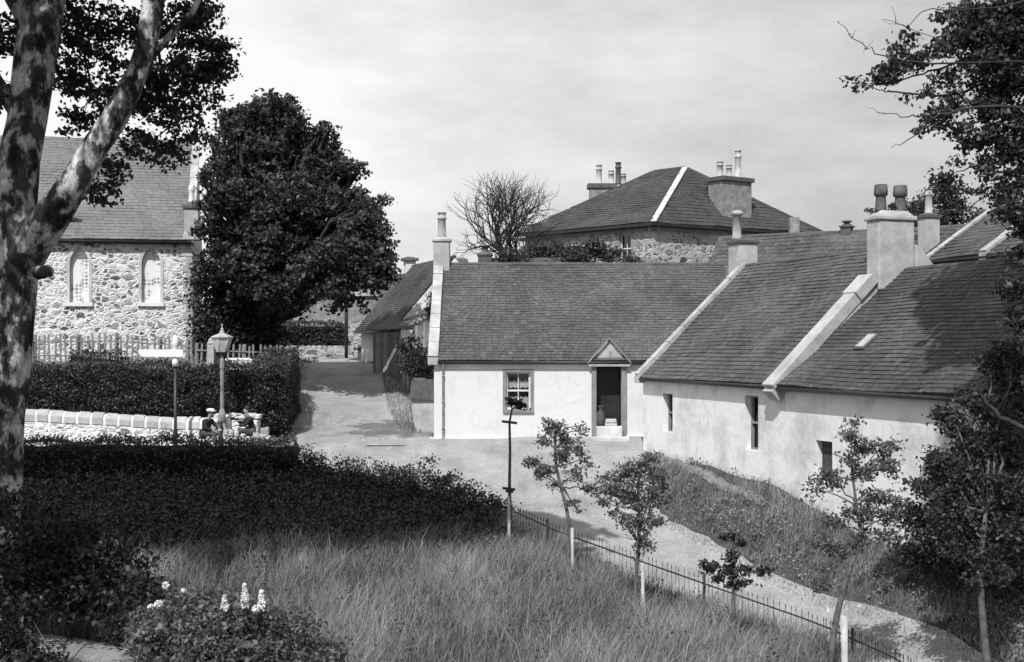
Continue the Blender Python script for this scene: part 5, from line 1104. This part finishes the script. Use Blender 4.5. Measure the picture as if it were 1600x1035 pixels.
bare_tree('bare_tree', (P(812, 0, 68).x, 68, 2.9), 2.75, 1.15, 'bare winter tree with a rounded spread of fine twigs behind the long cottage', 5, .24, 7)
bare_tree('bare_tree', (P(975, 0, 98).x, 98, 4.5), 3.1, .8, 'faint bare treetop just showing behind the rear stack of the villa', 9, .2, 5)
# bushes above the ridge of A
def bush(name, blobs, ncl, per, cr, size, mat, label, seed, cat='shrub', shell=.5, base=None, r0=.06, flat=.9, **kw):
    b = np.array(blobs, float); bx, by = b[:, 0].mean(), b[:, 1].mean(); base = base or (bx, by, th(bx, by))
    return tree(name, base, blobs, ncl, per, cr, size, mat, label, cat, r0=r0, seed=seed, shell=shell, flat=flat, fork=.4, nl=14, **kw)
bush('shrub', [(*P(px, py, Y), r) for px, py, Y, r in ((840, 402, 62, .7), (875, 400, 62, .6), (912, 400, 62, .6), (930, 388, 62, .4), (955, 402, 62, .5), (985, 412, 62, .35), (800, 408, 60, .6), (890, 408, 61, .7))], 420, 14, .2, .16, 'leaf_mid', 'leafy climbers massed before the villa above the cottage ridge', 41, r0=.1)
tree('conifer', (P(1440, 0, 57).x, 57, 1.2), [(*P(px, py, 57), r) for px, py, r in ((1420, 370, 1.1), (1440, 335, .9), (1470, 330, 1.1), (1500, 350, 1.1), (1480, 300, .7), (1400, 390, .8), (1450, 400, 1.4), (1500, 400, 1.2), (1400, 345, .45))], 520, 18, .22, .17, 'leaf_dark', 'dark dense tree behind the thin chimney at the right', r0=.2, seed=43, shell=.6)
bush('ivy', [(*P(px, py, 47), r) for px, py, r in ((680, 480, .3), (684, 500, .22), (678, 465, .2), (672, 490, .2))], 60, 12, .1, .11, 'leaf_dark', 'dark ivy hanging at the corner of the long cottage roof', 44, r0=.02)
bush('garden_bush', [(*P(px, py, 49), r) for px, py, r in ((650, 560, .55), (640, 540, .4), (662, 572, .45), (655, 580, .4), (636, 575, .3))], 120, 14, .13, .11, 'leaf_dark', 'dark bush growing against the weathered plank fence', 45, r0=.04)
bush('shrub', [(*P(px, py, 51), r) for px, py, r in ((345, 525, .8), (370, 512, .9), (410, 525, .8), (390, 540, .9), (330, 545, .7), (425, 540, .6), (330, 500, .7), (318, 470, .6), (325, 440, .7), (322, 525, .6), (350, 490, .9), (370, 480, .8), (400, 490, .8), (420, 500, .7))], 460, 16, .2, .16, 'leaf_shade', 'deep shaded undergrowth beneath the big tree behind the picket fence', 46)  # dark leaf mass added where deep shade lies under the tree
bush('chimney_weeds', [(*FB.P(8.05, 3.4, 6.72), .09), (*FB.P(7.9, 2.78, 6.62), .06), (*FB.P(8.1, 4.0, 6.62), .06)], 26, 8, .05, .07, 'leaf_mid', 'tufts of weeds growing between the pots of the big chimney', 47, base=tuple(FB.P(8.05, 3.4, 6.6)), r0=.004)
# ---------------------------------------------------------------- young trees along the railings
def stake(px, p0, p1, Y, label, par=None, r=.036):
    a, b = P(px, p1, Y), P(px - 1, p0, Y); m = MB(); m.tube([a - Vector((0, 0, .4)), a, b], [r, r, r * .95], 8); o = m.build('stake', 'stake', par); return o if par else tag(o, label, 'stake')
def sapling(label, Y, trunk, blobs, ncl, per, cr, size, seed, mat='leaf_young', st=None, r=(6, 2), shell=.15, ties=(), leafkw={}):
    rng = np.random.RandomState(seed); tr = [P(px, py, Y) for px, py in trunk]; root = thing('young_tree', (tr[0].x, Y, th(tr[0].x, Y)), label, 'young tree', 'young trees planted inside the railings'); s_ = Y / F_PX
    base = tr[0].copy(); base.z = min(base.z, th(base.x, Y)) - .1
    m = MB(); m.tube([base] + tr, [r[0] * s_ * 1.1] + list(np.linspace(r[0] * s_, r[1] * s_, len(tr))), 8, wob=.1)
    bl = [(*P(px, py, Y + dy), q * s_) for px, py, dy, q in blobs]
    pts, cc, tone = cluster_pts(bl, ncl, per, cr, rng, shell, .85); k = len(tr) // 2
    for b in bl:
        a = min(tr[k:], key=lambda q: (q - Vector(b[:3])).length + (.4 if q.z > b[2] else 0)); m.tube(limb_pts(a, b[:3], rng, 5, .03), list(np.linspace(r[1] * s_ * .8, r[1] * s_ * .3, 5)), 5)
        near = cc[np.linalg.norm(cc - np.array(b[:3]), axis=1) < b[3] * 1.3]
        for c in near[:9]: m.tube(limb_pts(b[:3], c, rng, 4, .03), [.008, .006, .004, .002], 4)
    m.build('trunk', 'sapling_bark', root); leaf_mesh('crown', pts, size, mat, root, rng, (0, -.2, .5), vv=tone, asp=.6, **leafkw)
    if st: stake(*st, None, root)
    for px, py, w_ in ties:
        m = MB(); q = P(px, py, Y - .03); m.box(q, (w_ * s_, 0, -w_ * s_ * .12), (0, .05, 0), (.002, 0, .028)); m.build('tie', 'iron', root)
    return root
sapling('thin bare-stemmed young tree with two dark crosswise ties in front of the small sash window', 30.3, [(796, 862), (797, 800), (796, 760), (797, 705), (796, 660), (800, 640)], [(800, 630, 0, 6), (812, 632, 0, 7), (795, 624, 0, 4), (822, 640, 0, 4)], 26, 9, .05, .085, 51, 'leaf_dark', st=(796, 775, 868, 30.2), r=(3.2, 1.4), ties=((796, 660, 12), (795, 764, 10), (796, 768, 6)))
sapling('young tree with a leaning stem and open leafy crown before the cottage door', 28.2, [(893, 905), (892, 860), (890, 820), (884, 790), (876, 760), (869, 730), (867, 700), (868, 675)],
        [(868, 672, 0, 19), (850, 690, .1, 15), (885, 690, 0, 18), (905, 675, 0, 12), (912, 665, 0, 7), (830, 722, .1, 14), (852, 735, 0, 13), (880, 712, 0, 18), (905, 700, 0, 13), (900, 740, 0, 17), (870, 760, .1, 10), (925, 765, 0, 14), (895, 785, 0, 12), (860, 662, 0, 8), (842, 742, 0, 9), (915, 720, 0, 12), (905, 800, 0, 6)], 230, 8, .065, .075, 52, st=(895, 825, 912, 28.1), r=(3.2, 1.8))
sapling('fullest young tree with a dense narrow crown beside the pale stake', 26.3, [(992, 960), (993, 925), (995, 890), (998, 850), (998, 800), (997, 760), (1000, 730)],
        [(1000, 735, 0, 26), (975, 740, .1, 20), (1025, 745, 0, 20), (985, 775, 0, 26), (1018, 780, 0, 24), (955, 765, .1, 16), (940, 785, .1, 12), (1000, 815, 0, 24), (975, 810, 0, 15), (1030, 815, 0, 12), (1005, 845, 0, 18), (1000, 870, 0, 10), (1015, 715, 0, 12), (960, 800, .1, 10), (945, 745, .2, 8), (1038, 760, 0, 9)], 400, 8, .07, .072, 53, st=(1005, 880, 966, 26.0), r=(3.4, 1.7))
sapling('short young tree with a wide flat dark crown low against the railings', 24.6, [(1147, 1000), (1146, 960), (1146, 930), (1147, 890), (1146, 850), (1142, 835)],
        [(1146, 838, 0, 7), (1130, 838, 0, 5), (1160, 850, 0, 7), (1178, 848, 0, 4), (1145, 870, 0, 9), (1140, 892, 0, 13), (1108, 888, 0, 11), (1120, 902, 0, 9), (1165, 890, 0, 11), (1192, 892, 0, 9), (1150, 912, 0, 14), (1175, 912, 0, 8), (1100, 882, 0, 6), (1203, 890, 0, 4)], 130, 8, .05, .085, 54, 'leaf_dark', r=(4, 2))
sapling('tall young tree with a forked leaning stem by the pale post at the lower right', 22.4, [(1300, 1010), (1308, 960), (1318, 920), (1330, 885), (1340, 855), (1345, 830), (1338, 790), (1333, 750)],
        [(1335, 660, 0, 10), (1325, 680, 0, 14), (1345, 700, 0, 18), (1370, 705, 0, 20), (1385, 730, 0, 20), (1350, 740, 0, 20), (1370, 775, 0, 24), (1290, 745, 0, 20), (1275, 765, 0, 16), (1310, 755, 0, 14), (1340, 800, 0, 22), (1380, 810, 0, 20), (1300, 815, 0, 18), (1285, 850, 0, 16), (1310, 860, 0, 16), (1290, 890, 0, 14), (1282, 915, 0, 14), (1350, 840, 0, 22), (1400, 780, 0, 18), (1390, 840, 0, 15), (1395, 700, 0, 14), (1330, 720, 0, 14)], 380, 7, .08, .078, 55, r=(5.5, 2))
sapling('shaded young tree at the right edge nearest to the shuttered cottage', 21.6, [(1542, 1040), (1538, 1000), (1534, 950), (1532, 900), (1535, 850), (1540, 800)],
        [(1530, 700, .4, 34), (1570, 690, .4, 36), (1500, 740, .4, 30), (1545, 760, .2, 38), (1590, 760, .2, 34), (1480, 790, .3, 30), (1520, 820, .2, 34), (1570, 830, 0, 34), (1540, 870, 0, 26), (1500, 860, .2, 20), (1560, 900, 0, 20), (1520, 910, 0, 16), (1540, 640, .6, 30), (1590, 610, .6, 30), (1565, 585, .7, 26), (1515, 620, .8, 20), (1595, 560, .7, 28), (1480, 650, .7, 18), (1550, 560, .8, 16), (1470, 720, .5, 22), (1500, 670, .6, 22), (1440, 760, .5, 16), (1580, 550, .7, 24)], 1000, 10, .1, .085, 56, 'leaf_mid', r=(7, 3))
stake(1320, 962, 1050, 22.2, 'thick pale post standing beside the railings at the bottom of the picture', r=.062)
# ---------------------------------------------------------------- railings
RP = [(-.2, 33.4, -1.95), (1.0, 31.4, -2.27), (3.0, 29.0, -2.68), (6.15, 25.3, -3.3), (6.7, 22.5, -3.25), (7.1, 19.5, -3.3)]
fence('iron_railings', [p[:2] for p in RP], 1.0, .135, 'dark iron railings with pointed bars and a single rail running down beside the lane', 'iron', pick_iron, (.80, .12), (.13, .45, .72), seed=4, lean=.02, railw=(.016, .03), post_r=.022, hj=.015, zs=list(resample(RP, 40)[:, 2]))
# ---------------------------------------------------------------- near hedge and brambles (shaded), bushes, flowers
hedge('boundary_hedge', [(-17, 36.6), (-12, 36.8), (-9, 37), (-6.35, 37.6)], 1.3, [-1.1, -1.0, -1, -.9], [.28, .27, .25, .18], 'dense dark hedge along the far edge of the meadow in front of the white wall', 61, mat='leaf_hedge', dens=330, size=.085)
bush('brambles', [(x, y, th(x, y) + h, r) for x, y, h, r in ((-6.0, 37.4, .75, .35), (-5.6, 37.3, .35, .5), (-4.8, 37.2, .3, .5), (-4.0, 37.0, .35, .5), (-3.2, 36.7, .4, .5), (-2.5, 36.2, .45, .5), (-1.9, 35.6, .4, .5), (-1.3, 34.9, .4, .5), (-.8, 34.2, .4, .45), (-.35, 33.7, .4, .4), (-2.4, 36.2, 1.05, .18), (-4.4, 36.4, .2, .6), (-3, 35.8, .2, .6))], 620, 14, .13, .09, 'leaf_hedge', 'low tangled brambles trailing down from the hedge to the railings', 62, r0=.02)
bush('garden_bush', [(*P(px, py, Y), r) for px, py, Y, r in ((250, 985, 16.8, .35), (300, 975, 16.8, .42), (350, 980, 16.6, .45), (400, 985, 16.6, .45), (450, 1000, 16.5, .4), (500, 1020, 16.4, .3), (250, 1020, 16.4, .4), (330, 1030, 16.3, .5), (420, 1040, 16.3, .5), (290, 945, 17.1, .2), (225, 990, 16.8, .2), (340, 950, 17, .22))], 900, 15, .075, .07, 'leaf_young', 'broad leafy garden bush at the bottom edge with white flowers standing over it', 63, r0=.03)
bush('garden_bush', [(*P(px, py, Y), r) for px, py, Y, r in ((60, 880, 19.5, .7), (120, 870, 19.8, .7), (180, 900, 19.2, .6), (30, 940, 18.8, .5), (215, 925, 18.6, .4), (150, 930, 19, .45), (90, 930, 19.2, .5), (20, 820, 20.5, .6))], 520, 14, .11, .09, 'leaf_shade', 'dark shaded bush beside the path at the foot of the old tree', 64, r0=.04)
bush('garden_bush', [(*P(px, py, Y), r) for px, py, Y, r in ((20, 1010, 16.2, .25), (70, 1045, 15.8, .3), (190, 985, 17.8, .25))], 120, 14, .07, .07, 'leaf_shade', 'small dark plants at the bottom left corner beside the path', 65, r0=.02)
def spike(px, p0, p1, Y, label, seed):
    rng = np.random.RandomState(seed); a, b = P(px, p1, Y), P(px, p0, Y); root = thing('flower_spike', (a.x, Y, a.z - .5), label, 'flower', 'white flower spikes over the garden bush')
    m = MB(); m.tube([a - Vector((0, 0, .5)), a, b], [.008, .007, .003], 5); m.build('stem', 'twig', root); H = b.z - a.z; n = 190; t = rng.uniform(0, 1, n) ** .8
    an = rng.uniform(0, 6.28, n); rr = (.05 * (1 - t) ** .7 + .010) * rng.uniform(.5, 1, n); C = np.stack([a.x + rr * np.cos(an), a.y + rr * np.sin(an), a.z + t * H], 1); leaf_mesh('blossom', C, .042, 'petal', root, rng, (0, -1, .2))
spike(351, 930, 954, 16.3, 'shortest white flower spike, leftmost of the three over the garden bush', 1)
spike(382, 912, 949, 16.3, 'tallest white flower spike, the middle of the three over the garden bush', 2)
spike(408, 923, 956, 16.3, 'slender white flower spike, right of the tallest over the garden bush', 3)
def ball(px, py, Y, r, label, seed):
    rng = np.random.RandomState(seed); a = P(px, py, Y); root = thing('white_flower', (a.x, Y, a.z - .5), label, 'flower', 'round white flowers over the garden bush'); m = MB(); m.tube([a - Vector((0, 0, .6)), a], [.008, .005], 5); m.build('stem', 'twig', root)
    d = rng.normal(size=(90, 3)); d /= np.linalg.norm(d, axis=1)[:, None]; leaf_mesh('blossom', np.array(a) + d * r * rng.uniform(.6, 1, (90, 1)), .035, 'petal', root, rng, (0, -1, .3))
ball(259, 915, 16.8, .045, 'highest round white flower at the left of the garden bush', 5)
ball(247, 944, 16.4, .055, 'large round white flower below the highest one', 6)
ball(235, 949, 17.0, .035, 'small round white flower at the outer left side of the bush', 7)
ball(287, 923, 16.7, .025, 'tiny white flower to the right of the highest one', 8)
ball(400, 951, 16.2, .045, 'low round white flower at the foot of the flower spikes', 9)
# ---------------------------------------------------------------- grass and weeds
rng = np.random.RandomState(77)
MEADOW = [(-19, 36.2), (-9, 36.6), (-6.2, 37.0), (-3.1, 36.4), (-.2, 33.2), (1.1, 31.2), (3.0, 29.2), (6.15, 25.5), (6.7, 22.5), (7.2, 19), (7.2, 13), (-19, 13)]
PATH = [(-9.6, 17), (-7.3, 17.5), (-3.4, 15.5), (-2.4, 16.8), (-5.4, 19.3), (-8.2, 20)]
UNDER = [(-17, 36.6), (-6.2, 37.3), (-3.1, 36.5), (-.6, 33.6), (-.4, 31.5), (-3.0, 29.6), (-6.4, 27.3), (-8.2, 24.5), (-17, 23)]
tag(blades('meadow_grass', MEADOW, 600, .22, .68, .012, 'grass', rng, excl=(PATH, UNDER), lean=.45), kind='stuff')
BANK = [(3.9, 38.6), (4.3, 34.0), (5.6, 30.4), (6.95, 27.8), (8.4, 24.4), (9.6, 20), (11, 20), (9.5, 25), (8.5, 27.6), (7.5, 30.2), (6.5, 33), (5.4, 36.1), (4.5, 38.9)]
FP = [(4.52, 38.6), (5.16, 35.9), (5.83, 33.5), (6.2, 32.4), (5.93, 33.6), (5.27, 36), (4.6, 38.7)]
tag(blades('bank_grass', BANK, 520, .10, .30, .018, 'grass_short', rng, excl=(FP,), lean=.6), kind='stuff')
def weeds(name, poly, n, size, seed, hmax=.4, mat='weeds', excl=()):
    rng = np.random.RandomState(seed); p = np.array(poly); (x0, y0), (x1, y1) = p.min(0), p.max(0); x, y = rng.uniform(x0, x1, n), rng.uniform(y0, y1, n); k = inpoly(x, y, poly)
    for e in excl: k &= ~inpoly(x, y, e)
    k &= fbm(x, y, 2.2, 9) > (-.25 if name != 'undergrowth' else -9); x, y = x[k], y[k]; m = 16; X = np.repeat(x, m) + rng.normal(0, .11, len(x) * m); Y = np.repeat(y, m) + rng.normal(0, .11, len(x) * m)
    H = np.repeat(rng.uniform(.1, hmax, len(x)), m) * rng.uniform(.1, 1, len(x) * m); Z = TH(X, Y) + H
    o = leaf_mesh(name, np.stack([X, Y, Z], 1), size, mat, None, rng, (0, -.1, .8), vv=np.clip(np.repeat(rng.uniform(0, .8, len(x)), m) + rng.normal(0, .12, len(X)), 0, 1)); tag(o, kind='stuff'); return o
LOWB = [(4.3, 34.4), (5.6, 30.5), (6.95, 27.9), (8.4, 24.5), (9.5, 20.5), (10.5, 20.5), (9.3, 25), (8.1, 28), (6.6, 31.2), (5.6, 33.4), (4.7, 35.4)]
weeds('bank_weeds', LOWB, 1500, .08, 5, .42)
weeds('wall_foot_weeds', [(4.5, 38.9), (5.4, 36.1), (6.5, 33), (7.5, 30.2), (8.4, 27.3), (9.2, 25), (10.4, 21), (10.8, 21.5), (8.6, 27.6), (7.6, 30.6), (6.75, 33.3), (5.3, 37.2)], 900, .08, 6, .45, 'leaf_young')
weeds('meadow_weeds', MEADOW, 5200, .07, 7, .5, 'leaf_young', (PATH,))
tag(blades('lane_verge', [(-3.1, 44), (-3.0, 42.4), (-3.9, 44), (-4.7, 48), (-5.5, 54), (-4.6, 54), (-3.8, 49)], 260, .08, .25, .02, 'grass_short', rng), kind='stuff')
tag(blades('garden_grass', [(-22, 42), (-9, 42), (-9, 60), (-12, 66), (-30, 66)], 22, .15, .35, .05, 'grass_short', rng), kind='stuff')
weeds('undergrowth', UNDER, 15000, .10, 12, .75, 'leaf_under')  # dark plants over the tree-shaded meadow, added to deepen that shade
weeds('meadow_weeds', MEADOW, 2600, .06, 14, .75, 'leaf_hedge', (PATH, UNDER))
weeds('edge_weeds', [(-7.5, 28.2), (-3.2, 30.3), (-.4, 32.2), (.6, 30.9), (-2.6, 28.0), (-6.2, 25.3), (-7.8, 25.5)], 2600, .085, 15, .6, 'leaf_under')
bush('shrub', [(*P(px, py, Y), r) for px, py, Y, r in ((1470, 760, 25.2, .5), (1510, 740, 25, .6), (1560, 730, 24, .7), (1600, 750, 23.5, .7), (1450, 830, 25.5, .45), (1500, 820, 24.8, .6), (1560, 830, 24, .7), (1610, 830, 23.5, .6), (1490, 890, 25.2, .3), (1545, 900, 24.6, .35), (1600, 915, 24, .35), (1420, 800, 26, .3), (1420, 870, 26, .35), (1580, 640, 24, .5), (1620, 680, 23.5, .6), (1450, 870, 25.8, .3))], 900, 15, .13, .1, 'leaf_mid', 'tall loose shrubs against the wall of the nearest cottage at the right edge', 71, base=(9.6, 24.6, th(9.6, 24.6)))
# loose stones along the lane edges
def stones():
    rg = random.Random(4); m = MB(); A_l = [(p, 1) for p in RL[1:12]]; ed = []
    for E, sg in ((RL, 1), (RR, -1)):
        q = resample(E[1:13], 400)
        for x, y in q:
            if rg.random() < .8: ed.append((x + sg * rg.uniform(-.05, .5) ** 1 if True else x, y + rg.uniform(-.2, .2)))
    for k in range(260): 
        i = rg.randrange(2, 11); t = rg.random(); u = rg.random(); x = (RL[i][0] * (1 - t) + RL[i + 1][0] * t) * (1 - u) + (RR[i][0] * (1 - t) + RR[i + 1][0] * t) * u; y = (RL[i][1] * (1 - t) + RL[i + 1][1] * t) * (1 - u) + (RR[i][1] * (1 - t) + RR[i + 1][1] * t) * u; ed.append((x, y))
    z = TH([p[0] for p in ed], [p[1] for p in ed])
    for (x, y), zz in zip(ed, z):
        a = rg.uniform(0, 3.1); r_ = rg.uniform(.012, .045); m.box((x, y, zz + .03 + r_ * .2), (r_ * math.cos(a), r_ * math.sin(a), 0), (-r_ * .7 * math.sin(a), r_ * .7 * math.cos(a), 0), (0, 0, r_ * .5), rg.random(), .6)
    tag(m.build('loose_stones', 'coping'), kind='stuff')
stones()
# grass creeping over the edges of the lane
def edge(E, i0, i1, a, b, dens, nm):
    q = resample(E[i0:i1], 30); d = np.gradient(q, axis=0); d /= np.linalg.norm(d, axis=1)[:, None]; n = np.stack([d[:, 1], -d[:, 0]], 1)
    wv = np.array([.12 * math.sin(k * 1.7) + .1 * math.sin(k * .9 + 2) for k in range(30)])[:, None]
    tag(blades(nm, [tuple(p) for p in q + n * (a + wv * .3)] + [tuple(p) for p in (q + n * (b + wv))[::-1]], dens, .05, .2, .016, 'grass_short', rng, lean=.7), kind='stuff')
edge(RR, 0, 6, -.35, .45, 420, 'lane_edge_grass'); edge(RL, 0, 5, -.4, .3, 380, 'lane_edge_grass'); edge(RR, 8, 13, -.3, .35, 260, 'lane_edge_grass'); edge(RL, 6, 12, -.35, .25, 200, 'lane_edge_grass')
